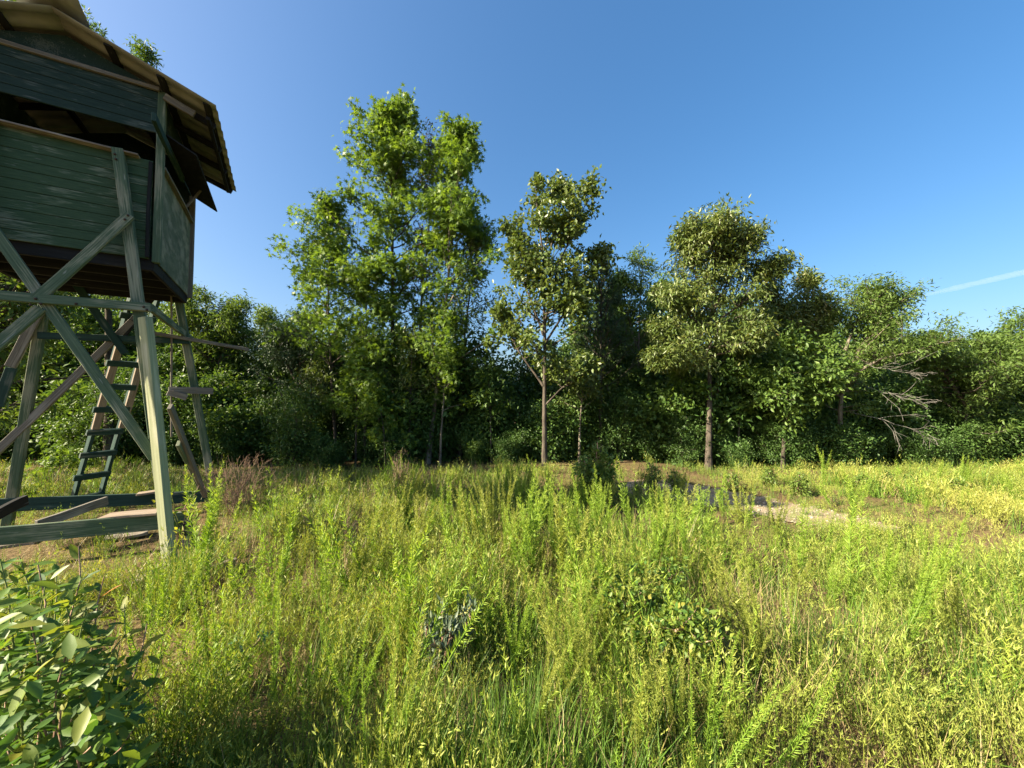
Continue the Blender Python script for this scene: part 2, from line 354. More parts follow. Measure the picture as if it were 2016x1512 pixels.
# front panels, board by board
fp = empty('wall_panel', S(-W / 2, 0, FL), 0, stand)
nb = 11; hb = (SILL - FL + .04) / nb
for j in range(nb):
    z = FL - .04 + hb * (j + .5)
    beam(fp, 'board', S(-W, -.012, z), S(-.035, -.012, z), .024 + .003 * (j % 2), hb - .004, M['panel'], warp=0, bevel=.003)
hp = empty('wall_panel', S(-W / 2, 0, HB), 0, stand)
nb = 5; hb = (HT - HB) / nb
for j in range(nb):
    z = HB + hb * (j + .5)
    beam(hp, 'board', S(-W, -.012, z), S(-.01, -.012, z), .024 + .003 * (j % 2), hb - .004, M['panel_blue'], warp=0, bevel=.003)
beam(stand, 'trim_board', S(-W, -.04, HT + .022), S(.0, -.04, HT + .022), .035, .042, M['bare'])
beam(stand, 'sill_board', S(-W, -.05, SILL + .012), S(-.14, -.055, SILL - .0), .10, .02, M['old'])
# gable
SL = .368; EA, EZ = .54, 5.055; RA = -W / 2; RZ = EZ + (EA - RA) * SL
def prism(name, pts, thick, nvec, mat, parent):
    k = len(pts); o = S(RA, 0, FL)
    V_ = [p - nvec * thick / 2 for p in pts] + [p + nvec * thick / 2 for p in pts]
    me = bpy.data.meshes.new(name)
    me.from_pydata([tuple(MW[parent.name].inverted() @ v) for v in V_], [], [tuple(range(k))[::-1], tuple(range(k, 2 * k))] + [(i, (i + 1) % k, (i + 1) % k + k, i + k) for i in range(k)])
    me.materials.append(mat); me.update()
    return obj(name, me, parent, MW[parent.name])
gt = HT + .045
zr = lambda a: RZ - abs(a - RA) * SL
prism('gable_panel', [S(-W, 0, gt), S(0, 0, gt), S(0, 0, zr(0) - .05), S(RA, 0, RZ - .05), S(-W, 0, zr(0) - .05)], .02, Vd, M['panel_blue'], stand)
prism('gable_panel', [S(-W, Ls, SILL), S(0, Ls, SILL), S(0, Ls, zr(0) - .05), S(RA, Ls, RZ - .05), S(-W, Ls, zr(0) - .05)], .02, Vd, M['panel_blue'], stand)
prism('wall_panel', [S(-W, Ls, FL - .05), S(0, Ls, FL - .05), S(0, Ls, SILL), S(-W, Ls, SILL)], .018, Vd, M['panel'], stand)
# side walls
prism('wall_panel', [S(.005, .06, FL - .04), S(.005, Ls - .05, FL - .04), S(.005, Ls - .05, SILL - .02), S(.005, .06, SILL - .02)], .016, U, M['osb'], stand)
prism('wall_panel', [S(.002, .05, HB + .06), S(.002, Ls - .05, HB + .06), S(.002, Ls - .05, zr(0) - .06), S(.002, .05, zr(0) - .06)], .016, U, M['panel_blue'], stand)
prism('wall_panel', [S(-W, .05, FL - .04), S(-W, Ls - .05, FL - .04), S(-W, Ls - .05, zr(0) - .06), S(-W, .05, zr(0) - .06)], .016, U, M['panel'], stand)
for a, b, m in ((.02, .0, 'paint'), (.02, Ls, 'bare'), (-W, Ls, 'paint'), (-W, 0, 'paint')):
    beam(stand, 'corner_post', S(a, b, FL - .07), S(a, b, zr(0) - .06), .06, .07, M[m], up=U)
beam(stand, 'trim_board', S(-.05, -.035, FL - .03), S(-.05, -.035, SILL - .02), .03, .03, M['dark_wood'], up=U)
beam(stand, 'window_sill', S(.03, .05, SILL - .01), S(.03, Ls - .06, SILL - .01), .06, .03, M['bare'])
# window flap hinged on the side wall, propped out
h0, h1 = S(.03, .02, HB + .05), S(.03, Ls - .1, HB + .05)
flr = onplane(428, 418, 'b', Ls - .08); dv = flr - S(.03, Ls - .08, HB + .05)
prism('window_flap', [h0, h1, h1 + dv, h0 + dv], .016, dv.cross(Vd).normalized(), M['dark_wood'], stand)
beam(stand, 'flap_board', onplane(303, 230, 'a', .07), S(.07, .75, onplane(303, 230, 'a', .07).z - .02), .04, .088, M['paint_dark'])
beam(stand, 'prop_stick', S(.05, 1.1, SILL), S(.05, 1.1, HB + .05) + dv * .55, .02, .03, M['bare'])
# roof
for sgn in (1, -1):
    for b in (.05, .55, 1.1, Ls + .03):
        r0, r1 = S(RA, b, RZ - .07), S(RA + sgn * (EA - RA - .05), b, EZ - .055)
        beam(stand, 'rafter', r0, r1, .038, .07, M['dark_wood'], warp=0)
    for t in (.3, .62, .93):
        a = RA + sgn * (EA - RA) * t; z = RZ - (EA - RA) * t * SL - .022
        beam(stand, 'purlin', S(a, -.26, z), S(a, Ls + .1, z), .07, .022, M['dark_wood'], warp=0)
    for k, (b0, b1) in enumerate(((-.30, .70), (.66, Ls - .02 + .16))):
        rs = empty('roof_sheet', S(RA, b0, RZ), 0, stand) if False else None
        n = 61; bb = np.linspace(b0, b1, n)
        wv =   .016 * np.sign(np.sin(bb * 2 * math.pi / .2)) * np.abs(np.sin(bb * 2 * math.pi / .2)) ** .6 + (.004 if k == 0 else 0)
        tt = np.linspace(0, 1, 7)
        Vv = []
        for th in (0, .0025):
            for t in tt:
                a = RA + sgn * (EA - RA) * t; z = RZ - (EA - RA) * t * SL
                for i in range(n): Vv.append(MW[stand.name].inverted() @ S(a, bb[i], z + wv[i] + th + .008 * math.sin(bb[i] * 3 + k) * t))
        q = len(tt) * n; fs = []
        for j in range(len(tt) - 1):
            for i in range(n - 1):
                x = j * n + i; fs.append((x, x + 1, x + n + 1, x + n)); fs.append((x + q, x + n + q, x + n + 1 + q, x + 1 + q))
        for i in range(n - 1):
            x = (len(tt) - 1) * n + i; fs.append((x, x + 1, x + 1 + q, x + q)); fs.append((i, i + q, i + 1 + q, i + 1))
        for j in range(len(tt) - 1):
            for e in (0, n - 1):
                x = j * n + e; fs.append((x, x + n, x + n + q, x + q))
        me = mesh_np('roof_sheet', np.array([tuple(v) for v in Vv]), np.array(fs), M['sheet'], smooth=False)
        obj('roof_sheet', me, stand, MW[stand.name])
cap = []
for b in np.linspace(-.52, Ls + .16, 12):
    lift = .06 * max(0, (-.1 - b) / .4)
    for a, dz in ((-.24, -.24 * SL), (-.02, .004), (.02, .004), (.24, -.24 * SL)):
        cap.append(MW[stand.name].inverted() @ S(RA + a, b, RZ + .03 + dz + lift + (.03 if b < -.3 and a > 0 else 0)))
cf = [(i * 4 + j, i * 4 + j + 1, i * 4 + j + 5, i * 4 + j + 4) for i in range(11) for j in range(3)]
cm = mesh_np('ridge_cap', np.array([tuple(v) for v in cap]), np.array(cf), M['sheet'])
co = obj('ridge_cap', cm, stand, MW[stand.name]); sm = co.modifiers.new('thick', 'SOLIDIFY'); sm.thickness = .003
beam(stand, 'header_beam', onplane(324, 190, 'b', -.06), onplane(383, 226, 'b', -.06), .04, .075, M['bare'])
beam(stand, 'eave_board', S(EA - .1, -.1, EZ - .06), S(EA - .1, Ls + .05, EZ - .06), .04, .04, M['dark_wood'], warp=0)
bolt_me = bpy.data.meshes.new('bolt'); bm = bmesh.new(); bmesh.ops.create_uvsphere(bm, u_segments=8, v_segments=5, radius=.012); bm.to_mesh(bm_ := bolt_me); bm.free(); bolt_me.materials.append(M['nail'])
for px, py, o_ in ((226, 303, -.02), (228, 313, -.02), (246, 432, .026), (252, 424, .026), (70, 588, .026), (80, 598, .026), (283, 604, .026), (289, 610, .026), (287, 640, .05), (292, 700, .05), (300, 800, .05), (310, 900, .05), (60, 600, .026), (150, 598, .026)):
    obj('bolt', bolt_me, stand, Matrix.Translation(onplane(px, py, 'b', F0 - .07 - o_ , FK)))
# ladder up to the hatch, a part with rails, splints and rungs
lb, lt = gnd(162, 1012, -.03), gnd(287, 578, FL - .04)
lad = empty('ladder', lb, 0, stand)
ldir = (lt - lb).normalized(); lat = ldir.cross(Vector((0, 0, 1))).normalized(); lat = lat if lat.dot(U) > 0 else -lat
ln = lat.cross(ldir).normalized()
if ln.y > 0: ln = -ln
for s in (-.15, .15):
    beam(lad, 'rail', lb + lat * s, lt + lat * s, .04, .09, M['paint_dark'], up=ln)
    beam(lad, 'rail_splint', lb + lat * s + ldir * 1.45 + ln * .05, lb + lat * s + ldir * 2.75 + ln * .05, .085, .035, M['fresh'], up=ln)
for k in range(9):
    c = lb + ldir * (.32 + k * .36) + ln * .055
    beam(lad, 'rung', c - lat * .24, c + lat * .17, .04, .088, M['paint_dark'], up=ldir)
# low timbers tying the legs near the ground
beam(stand, 'ground_beam', onplane(-60, 1060, 'b', .35), onplane(372, 1022, 'b', .35), .04, .18, M['paint'])
beam(stand, 'ground_beam', onplane(-60, 998, 'b', 2.02), onplane(420, 976, 'b', 2.02), .04, .17, M['paint_dark'])
beam(stand, 'post', onplane(368, 1025, 'b', .30), gnd(372, 1092, -.05), .09, .10, M['dark_wood'], up=Vd)

# loose timber lying about under the stand
def plank(label, p0, p1, w_, h_, mat, up=None, name='plank'):
    o = beam(None, name, p0, p1, w_, h_, mat, up=up, warp=.008)
    tag(o, label, 'plank', 'loose boards under the stand'); return o
def beam_free(parent, *a, **k): return beam(parent, *a, **k)
plank('grey board propped slantwise across the two low beams under the stand', onplane(72, 1033, 'b', .52) , onplane(212, 986, 'b', 1.1), .04, .10, M['bare'])
plank('black charred board sloping down beyond the low beam, at the photo edge', onplane(-25, 1022, 'b', .8), onplane(52, 984, 'b', 1.3), .05, .12, M['dark_wood'])
pz = lambda px, py, z: gnd(px, py, z)
plank('reddish brown board lying flat on the near low beam beside the front leg', pz(205, 1018, .40), pz(318, 1006, .42), .22, .03, M['fresh'])
plank('tan board end on top of the far low beam', pz(270, 972, .36), pz(330, 966, .36), .16, .03, M['fresh'])
plank('pale weathered board flat on the ground below the near low beam', pz(205, 1062, .05), pz(292, 1046, .06), .20, .035, M['old'])
plank('rotten grey plank raised on one edge left of the front leg foot', pz(250, 1152, .05), pz(335, 1112, .10), .16, .05, M['old'])
plank('grey squared timber poking out right of the front leg foot', pz(355, 1142, .06), pz(466, 1106, .10), .07, .09, M['old'])
plank('weathered pale log slab on the ground behind the yellow leaved bush', pz(-10, 1078, .04), pz(75, 1066, .05), .18, .05, M['old'])

# ------------------------------------------------------------------ leaves and branches
def T_star():
    t = []
    ang = [0, 62, 125, -125, -62]; order = sorted(ang)
    tips = {a: (.45 + .55 * math.cos(R(a)) * (1 if a == 0 else .92), .55 * math.sin(R(a)) * (1.0), -.10) for a in ang}
    V_ = [(.42, 0, .0)]
    ring = []
    for i, a in enumerate(order):
        ring.append(tips[a]); nx = order[(i + 1) % 5]; mid = a + ((nx - a) % 360) / 2
        ring.append((.42 + .17 * math.cos(R(mid)), .17 * math.sin(R(mid)), 0.0))
    V_ += ring
    return np.array(V_), np.array([(0, 1 + i, 1 + (i + 1) % 10) for i in range(10)])
T = {
    'star': T_star(),
    'oval': (np.array([(0, 0, 0), (.35, -.21, .05), (.7, -.17, .03), (1, 0, -.08), (.7, .17, .03), (.35, .21, .05), (.5, 0, -.02)]),
             np.array([(0, 1, 6), (1, 2, 6), (2, 3, 6), (3, 4, 6), (4, 5, 6), (5, 0, 6)])),
    'lance': (np.array([(0, 0, 0), (.42, -.15, .05), (1, 0, -.05), (.42, .15, .05)]), np.array([(0, 1, 2), (0, 2, 3)])),
    'broad': (np.array([(0, 0, 0), (.45, -.3, .07), (1, 0, -.08), (.45, .3, .07)]), np.array([(0, 1, 2), (0, 2, 3)])),
    'tri': (np.array([(0, -.13, .02), (0, .13, .02), (1, 0, -.03)]), np.array([(0, 1, 2)])),
    'needle': (np.array([(0, -.02, 0), (0, .02, 0), (1, 0, 0)]), np.array([(0, 1, 2)])),
    'blade': (np.array([(0, -.035, 0), (0, .035, 0), (.55, .03, .0), (.55, -.03, 0), (1, 0, 0)]), np.array([(0, 1, 2), (0, 2, 3), (3, 2, 4)])),
}
def place(tmpl, P, D, Nn, size, tint=None, wid=1.0):
    """copies of a leaf: P positions, D directions, Nn normals"""
    tv, tf = T[tmpl]; N = len(P)
    D = nrm(D); Y = nrm(np.cross(Nn, D)); Z = np.cross(D, Y)
    s = np.broadcast_to(np.asarray(size, float), (N,))[:, None, None]
    V_ = P[:, None] + s * (tv[None, :, 0, None] * D[:, None] + wid * tv[None, :, 1, None] * Y[:, None] + tv[None, :, 2, None] * Z[:, None])
    k = len(tv); Fi = (tf[None] + (np.arange(N) * k)[:, None, None]).reshape(-1, 3)
    ti = None if tint is None else np.repeat(tint, k)
    return V_.reshape(-1, 3), Fi, ti
def tubes(P, Rr, sides):
    """P (N,n,3), Rr (N,n)"""
    N, n, _ = P.shape
    Tn = nrm(np.gradient(P, axis=1)); ref = np.where(np.abs(Tn[..., 2:3]) > .9, np.array([1., 0, 0]), np.array([0, 0, 1.]))
    A = nrm(np.cross(Tn, ref)); B = np.cross(Tn, A)
    th = np.arange(sides) * 2 * math.pi / sides
    V_ = P[:, :, None] + Rr[:, :, None, None] * (np.cos(th)[None, None, :, None] * A[:, :, None] + np.sin(th)[None, None, :, None] * B[:, :, None])
    b = (np.arange(N) * n * sides)[:, None, None] + (np.arange(n - 1) * sides)[None, :, None]
    i = np.arange(sides)[None, None]; j = (i + 1) % sides
    Fq = np.stack([b + i, b + j, b + j + sides, b + i + sides], -1).reshape(-1, 4)
    return V_.reshape(-1, 3), Fq
class Acc:
    def __init__(s): s.V, s.F, s.T, s.n = [], [], [], 0
    def add(s, V_, F_, t=None):
        s.V.append(V_); s.F.append(F_ + s.n); s.n += len(V_)
        s.T.append(t if t is not None else np.zeros(len(V_)))
    def mesh(s, name, mat, smooth=False):
        by = {}
        for f in s.F: by.setdefault(f.shape[1], []).append(f)
        return mesh_np(name, np.concatenate(s.V), [np.concatenate(v) for v in by.values()], mat, np.concatenate(s.T), smooth)
def walk(r, start, d, length, n, up=0.0, noise=.15):
    """N polylines of n points"""
    N = len(start); P = np.zeros((N, n, 3)); P[:, 0] = start; d = nrm(d.copy()); st = (length / (n - 1))[:, None]
    for k in range(1, n):
        d = nrm(d + np.array([0, 0, 1.]) * up + r.standard_normal((N, 3)) * noise); P[:, k] = P[:, k - 1] + d * st
    return P
def interp_poly(P, idx, t):
    n = P.shape[1]; x = np.clip(t, 0, .999) * (n - 1); k = x.astype(int); f = (x - k)[:, None]
    a, b = P[idx, k], P[idx, k + 1]
    return a * (1 - f) + b * f, nrm(b - a)
def spawn(r, P, m, lo, hi, ang, lenf, n, up, noise, plen, flat=0.0):
    N = len(P); idx = np.repeat(np.arange(N), m); t = r.uniform(lo, hi, N * m)
    p, d = interp_poly(P, idx, t)
    q = r.standard_normal((N * m, 3)); q[:, 2] *= 1 - flat; q = nrm(q - d * (q * d).sum(1, keepdims=True))
    a = R(ang) * r.uniform(.7, 1.3, N * m)[:, None]
    L = lenf(t) * plen[idx] * r.uniform(.6, 1.2, N * m)
    return walk(r, p, d * np.cos(a) + q * np.sin(a), L, n, up, noise), L
def grow(seed, leaders, prof, nb, t0=.2, elev=(10, 55), m2=6, m3=3, k=7, leaf='star', size=.13, r0=.09, droop=.35, spread=.10,
         l2=.42, l3=.26, flat=.5, up1=.05, wid=1.0, tint_hi=.0, lr=None, noise=.13, upn=.9):
    """leaders: list of (points, scale) -> (wood Acc, leaf Acc). prof: (t, radius) of the crown about each leader"""
    r = np.random.default_rng(seed); wood, lv = Acc(), Acc()
    pt_, pr_ = [p[0] for p in prof], [p[1] for p in prof]
    tw = []
    for li, (pts, sc) in enumerate(leaders):
        pts = [tuple(x) for x in pts]; pts[-1] = (pts[-1][0], pts[-1][1], pts[-1][2] - prof[-1][1] * sc * 1.1); P = resample(pts, 12); wob = r.standard_normal((12, 3)) * .035 * np.linspace(0, 1, 12)[:, None]; wob[:, 2] = 0; P = P + np.cumsum(wob, 0) * .5
        ra = (r0 if lr is None else lr[li]) * sc
        rad = ra * (1 - np.linspace(0, 1, 12) ** .9) + .008; rad[0] *= 1.25
        V_, F_ = tubes(P[None], rad[None], 8); wood.add(V_, F_)
        n_ = max(3, int(nb * sc)); t = np.sort(t0 + (1 - t0) * r.uniform(0, 1, n_) ** .85)
        p, _ = interp_poly(P[None], np.zeros(n_, int), t)
        az = np.arange(n_) * 2.4 + r.uniform(-.6, .6, n_); el = R(elev[0]) + (R(elev[1]) - R(elev[0])) * t + r.uniform(-.2, .2, n_)
        d = np.stack([np.cos(az) * np.cos(el), np.sin(az) * np.cos(el), np.sin(el)], 1)
        L = np.interp(t, pt_, pr_) * sc * r.uniform(.4, 1.35, n_)
        B1 = walk(r, p, d, L, 6, up1, noise)
        rb_ = np.minimum(rad[np.clip((t * 11).astype(int), 0, 11)] * .55, .012 + L * .012)
        V_, F_ = tubes(B1, rb_[:, None] * np.linspace(1, .25, 6)[None], 5); wood.add(V_, F_)
        B2, L2 = spawn(r, B1, m2, .18, 1, 48, lambda t: l2 * (1.15 - .6 * t), 4, .03, .18, L, flat)
        if r0 >= .03:
            V_, F_ = tubes(B2[:, [0, 1, 3]], (.004 + .006 * L2)[:, None] * np.linspace(1, .4, 3)[None], 3); wood.add(V_, F_)
        B3, L3 = spawn(r, B2, m3, .15, 1, 50, lambda t: 1 + 0 * t, 3, 0, .2, np.clip(L2 * .6, .12, l3), flat)
        tw.append(B3)
        e = B1[:, -3:]; tw.append(e)
    for B in tw:
        N = len(B); idx = np.repeat(np.arange(N), k); t = r.uniform(.1, 1, N * k)
        p, d = interp_poly(B, idx, t); p = p + r.standard_normal((N * k, 3)) * spread * np.array([1, 1, .8])
        dd = nrm(d) * .6 + r.standard_normal((N * k, 3)) * .7; dd[:, 2] -= droop
        nn = r.standard_normal((N * k, 3)) * .7; nn[:, 2] += upn
        cl = np.repeat(r.uniform(0, 1, N), k)
        ti = np.clip(.25 + .3 * cl + .35 * r.uniform(0, 1, N * k) + tint_hi, 0, 1)
        V_, F_, tt = place(leaf, p, dd, nn, size * r.uniform(.65, 1.2, N * k), ti, wid); lv.add(V_, F_, tt)
    return wood, lv
def tree(name, label, cat, base, seed, leaders, prof, nb, lmat, bmat='bark', group=None, **kw):
    t = empty(name, base); tag(t, label, cat, group)
    wd, lv = grow(seed, leaders, prof, nb, **kw)
    obj('trunk', wd.mesh('trunk', M[bmat], True), t); obj('crown', lv.mesh('crown', M[lmat]), t)
    return t
def copy_tree(t, loc_, rz, sc, label=None, group=None, sz=None):
    c = t.copy(); COL.objects.link(c)
    c.matrix_basis = Matrix.Translation(Vector(loc_)) @ Matrix.Rotation(rz, 4, 'Z') @ Matrix.Diagonal((sc, sc, sz or sc, 1))
    if label: c['label'] = label
    if group: c['group'] = group
    for ch in t.children:
        d = ch.copy(); COL.objects.link(d); d.parent = c
    return c
def base_at(px, Y):
    p = at(px, 900, Y); return (p.x, Y, gzf(p.x, Y) - .05)
def rel(base, px, py, Y, dy=0.0):
    p = at(px, py, Y + dy); return (p.x - base[0], p.y - base[1], p.z - base[2])

# --- the sweetgum clump
b = base_at(778, 11.2)
tree('sweetgum_tree', 'tallest tree, star leaved and pointed at the top, left of centre', 'tree', b, 1,
     [([(0, 0, 0), rel(b, 772, 560, 11.2), rel(b, 778, 178, 11.2)], 1)], [(0, 1.1), (.3, 1.6), (.5, 1.9), (.75, 1.4), (.9, .9), (1, .35)], 70, 'gum', 'bark', t0=.24, elev=(0, 50), m2=7, m3=3, k=8, size=.17, r0=.085)
b = base_at(842, 10.8)
tree('sweetgum_tree', 'second tallest star leaved tree with trunk leaning right, beside the tallest', 'tree', b, 2,
     [([(0, 0, 0), rel(b, 868, 700, 10.8), rel(b, 890, 480, 10.8), rel(b, 912, 236, 10.8)], 1)], [(0, 1.1), (.35, 1.5), (.6, 1.55), (.85, 1.1), (1, .4)], 62, 'gum', 'pale_bark', t0=.28, elev=(5, 50), m2=7, m3=3, k=8, size=.165, r0=.065)
b = base_at(822, 11.9)
tree('oak_tree', 'slender brown tinged tree between the two tallest star leaved trees', 'tree', b, 3,
     [([(0, 0, 0), rel(b, 828, 600, 11.9), rel(b, 858, 252, 11.9)], 1)], [(0, .7), (.4, 1.1), (.8, 1.1), (1, .5)], 44, 'brown_oak', 'pale_bark', t0=.4, elev=(20, 60), m2=6, m3=3, k=7, leaf='lance', size=.12, r0=.06)
b = base_at(664, 11.0)
tree('sweetgum_tree', 'lower star leaved tree with branches reaching left from the tall clump', 'tree', b, 4,
     [([(0, 0, 0), rel(b, 645, 620, 11.0), rel(b, 652, 385, 11.0)], 1)], [(0, 1.0), (.35, 1.5), (.6, 1.45), (.85, .9), (1, .35)], 56, 'gum', 'bark', t0=.3, elev=(0, 45), m2=6, m3=3, k=7, size=.15, r0=.05)
b = base_at(718, 10.6)
tree('sweetgum_tree', 'thin young star leaved tree in front of the tall clump', 'tree', b, 5,
     [([(0, 0, 0), rel(b, 722, 600, 10.6), rel(b, 735, 500, 10.6)], 1)], [(0, .7), (.5, 1.0), (1, .3)], 30, 'gum', 'bark', t0=.3, elev=(0, 40), m2=5, m3=3, k=6, size=.15, r0=.035)
b = base_at(905, 11.4)
tree('oak_tree', 'dark narrow leaved tree right of the tall clump, crown drooping right', 'tree', b, 6,
     [([(0, 0, 0), rel(b, 915, 640, 11.4), rel(b, 950, 430, 11.4)], 1)], [(0, .7), (.4, 1.2), (.8, .9), (1, .3)], 40, 'oak', 'bark', t0=.3, elev=(-5, 45), m2=6, m3=3, k=7, leaf='lance', size=.14, r0=.05)
b = base_at(760, 10.0)
tree('sweetgum_sapling', 'bright star leaved sapling low at the wood edge below the tallest tree', 'sapling', b, 7,
     [([(0, 0, 0), rel(b, 755, 820, 10.0), rel(b, 735, 745, 10.0)], 1)], [(0, .4), (.5, .7), (1, .3)], 16, 'gum', 'bark', t0=.35, elev=(0, 30), m2=4, m3=3, k=5, size=.15, r0=.02)
# --- the forked oak in the middle
b = base_at(1072, 9.9)
L = lambda *q: [rel(b, *x) for x in q]
tree('oak_tree', 'slim open oak in the middle whose crown forks into two tops', 'tree', b, 8,
     [([(0, 0, 0)] + L((1072, 700, 9.9), (1070, 520, 9.9), (1052, 335, 9.9)), 1), ([*L((1071, 640, 9.9), (1100, 520, 9.8), (1162, 352, 9.7))], .75),
      ([*L((1071, 560, 9.9), (1090, 450, 10.1), (1110, 345, 10.2))], .6), ([*L((1070, 620, 9.9), (1110, 606, 9.7), (1150, 600, 9.5))], .45), ([*L((1070, 760, 9.9), (1020, 690, 10), (985, 600, 10.2))], .6), ([*L((1070, 660, 9.9), (1035, 560, 10), (1012, 440, 10.1))], .7), ([*L((1071, 680, 9.9), (1120, 600, 10), (1180, 480, 10.1))], .75), ([*L((1071, 800, 9.9), (1110, 760, 9.7), (1160, 710, 9.6))], .6)],
     [(0, .6), (.3, 1.15), (.7, 1.05), (1, .4)], 30, 'oak', 'bark', t0=.28, elev=(0, 55), m2=6, m3=3, k=6, leaf='broad', size=.125, lr=[.062, .045, .036, .05, .04, .035, .035, .03], l3=.22, spread=.08)
# --- small pine beside it
b = base_at(1182, 11.2)
pine = empty('pine_tree', b); tag(pine, 'small dark pine with long needles right of the forked oak', 'tree')
r = np.random.default_rng(9); wd, lv = Acc(), Acc()
top = np.array(rel(b, 1184, 505, 11.2)); PP = resample([(0, 0, 0), tuple(top)], 12); V_, F_ = tubes(PP[None], np.linspace(.06, .012, 12)[None], 7); wd.add(V_, F_)
nB = 60; t = np.linspace(.35, 1, nB); p, _ = interp_poly(PP[None], np.zeros(nB, int), t); az = np.arange(nB) * 2.4; el = R(12) + t * R(40)
Lp = np.interp(t, [.35, .6, 1], [1.1, 1.05, .3]) * r.uniform(.7, 1.2, nB)
B1 = walk(r, p, np.stack([np.cos(az) * np.cos(el), np.sin(az) * np.cos(el), np.sin(el)], 1), Lp, 6, .1, .1); V_, F_ = tubes(B1, np.linspace(.016, .006, 6)[None] * np.ones((nB, 1)), 4); wd.add(V_, F_)
B2, L2 = spawn(r, B1, 6, .3, 1, 40, lambda t: .35 + 0 * t, 3, .1, .1, Lp)
V_, F_ = tubes(B2, np.full((len(B2), 3), .005), 3); wd.add(V_, F_)
idx = np.repeat(np.arange(len(B2)), 45); t = r.uniform(.2, 1, len(idx)); p, d = interp_poly(B2, idx, t)
dd = d * .9 + r.standard_normal((len(idx), 3)) * .5; V_, F_, tt = place('needle', p, dd, r.standard_normal((len(idx), 3)), .17 * r.uniform(.7, 1.2, len(idx)), r.uniform(0, 1, len(idx)), 1.6); lv.add(V_, F_, tt)
obj('trunk', wd.mesh('trunk', M['bark'], True), pine); obj('crown', lv.mesh('crown', M['pine']), pine)
# --- right oak group
b = base_at(1394, 10.0)
L = lambda *q: [rel(b, *x) for x in q]
tree('oak_tree', 'broad round topped oak with a bare straight trunk right of centre', 'tree', b, 10,
     [([(0, 0, 0)] + L((1398, 700, 10), (1405, 560, 10.2), (1420, 398, 10.4)), 1), ([*L((1400, 640, 10), (1370, 540, 10), (1342, 440, 9.9))], .8), ([*L((1402, 620, 10.1), (1450, 520, 10), (1488, 430, 9.8))], .85),
      ([*L((1402, 640, 10.1), (1470, 590, 9.9), (1530, 500, 9.8))], .75), ([*L((1399, 660, 10), (1355, 620, 9.8), (1318, 560, 9.6))], .65), ([*L((1399, 690, 10), (1330, 670, 9.9), (1290, 640, 9.9))], .55),
      ([*L((1402, 560, 10.2), (1410, 480, 9.7), (1380, 415, 9.5))], .7), ([*L((1403, 650, 10.1), (1470, 660, 10.6), (1530, 600, 11))], .8), ([*L((1400, 700, 10), (1450, 690, 9.6), (1500, 650, 9.3))], .8), ([*L((1400, 720, 10), (1350, 720, 9.6), (1300, 690, 9.4))], .8)],
     [(0, .45), (.35, 1.0), (.8, 1.0), (1, .5)], 34, 'oak', 'bark', t0=.34, elev=(-5, 55), m2=6, m3=3, k=7, leaf='lance', size=.14, lr=[.082] + [.036] * 9, droop=.7, tint_hi=.08)
b = base_at(1262, 12.6)
tree('hickory_tree', 'pale green light crowned tree between the pine and the round topped oak', 'tree', b, 11,
     [([(0, 0, 0), rel(b, 1258, 680, 12.6), rel(b, 1268, 482, 12.6)], 1), ([rel(b, 1258, 700, 12.6), rel(b, 1230, 600, 12.6), rel(b, 1222, 530, 12.6)], .8)], [(0, .6), (.4, 1.0), (.8, .8), (1, .4)], 36, 'fine', 'pale_bark', t0=.3, elev=(10, 55), leaf='lance', size=.13, r0=.06)
b = base_at(1565, 11.0)
tree('oak_tree', 'brown tipped oak standing right of the round topped oak', 'tree', b, 12,
     [([(0, 0, 0), rel(b, 1560, 700, 11), rel(b, 1588, 520, 11)], 1), ([rel(b, 1560, 740, 11), rel(b, 1600, 650, 10.8), rel(b, 1622, 575, 10.7)], .8), ([rel(b, 1560, 740, 11), rel(b, 1530, 650, 11), rel(b, 1520, 560, 11)], .8)],
     [(0, .5), (.4, .8), (.8, .7), (1, .4)], 32, 'oak', 'bark', t0=.3, elev=(10, 55), leaf='lance', size=.14, r0=.06, tint_hi=.15)
b = base_at(1540, 9.9)
tree('dogwood_tree', 'low bright green spreading tree in front of the brown tipped oak', 'tree', b, 13,
     [([(0, 0, 0), rel(b, 1545, 800, 9.9), rel(b, 1560, 650, 9.9)], 1), ([rel(b, 1545, 830, 9.9), rel(b, 1600, 760, 9.7), rel(b, 1625, 700, 9.6)], .9), ([rel(b, 1545, 830, 9.9), rel(b, 1500, 760, 9.8), rel(b, 1480, 720, 9.8)], .9)],
     [(0, .7), (.4, 1.0), (.8, .8), (1, .4)], 34, 'mid', 'bark', t0=.25, elev=(-5, 40), leaf='oval', size=.13, r0=.05, tint_hi=.15)
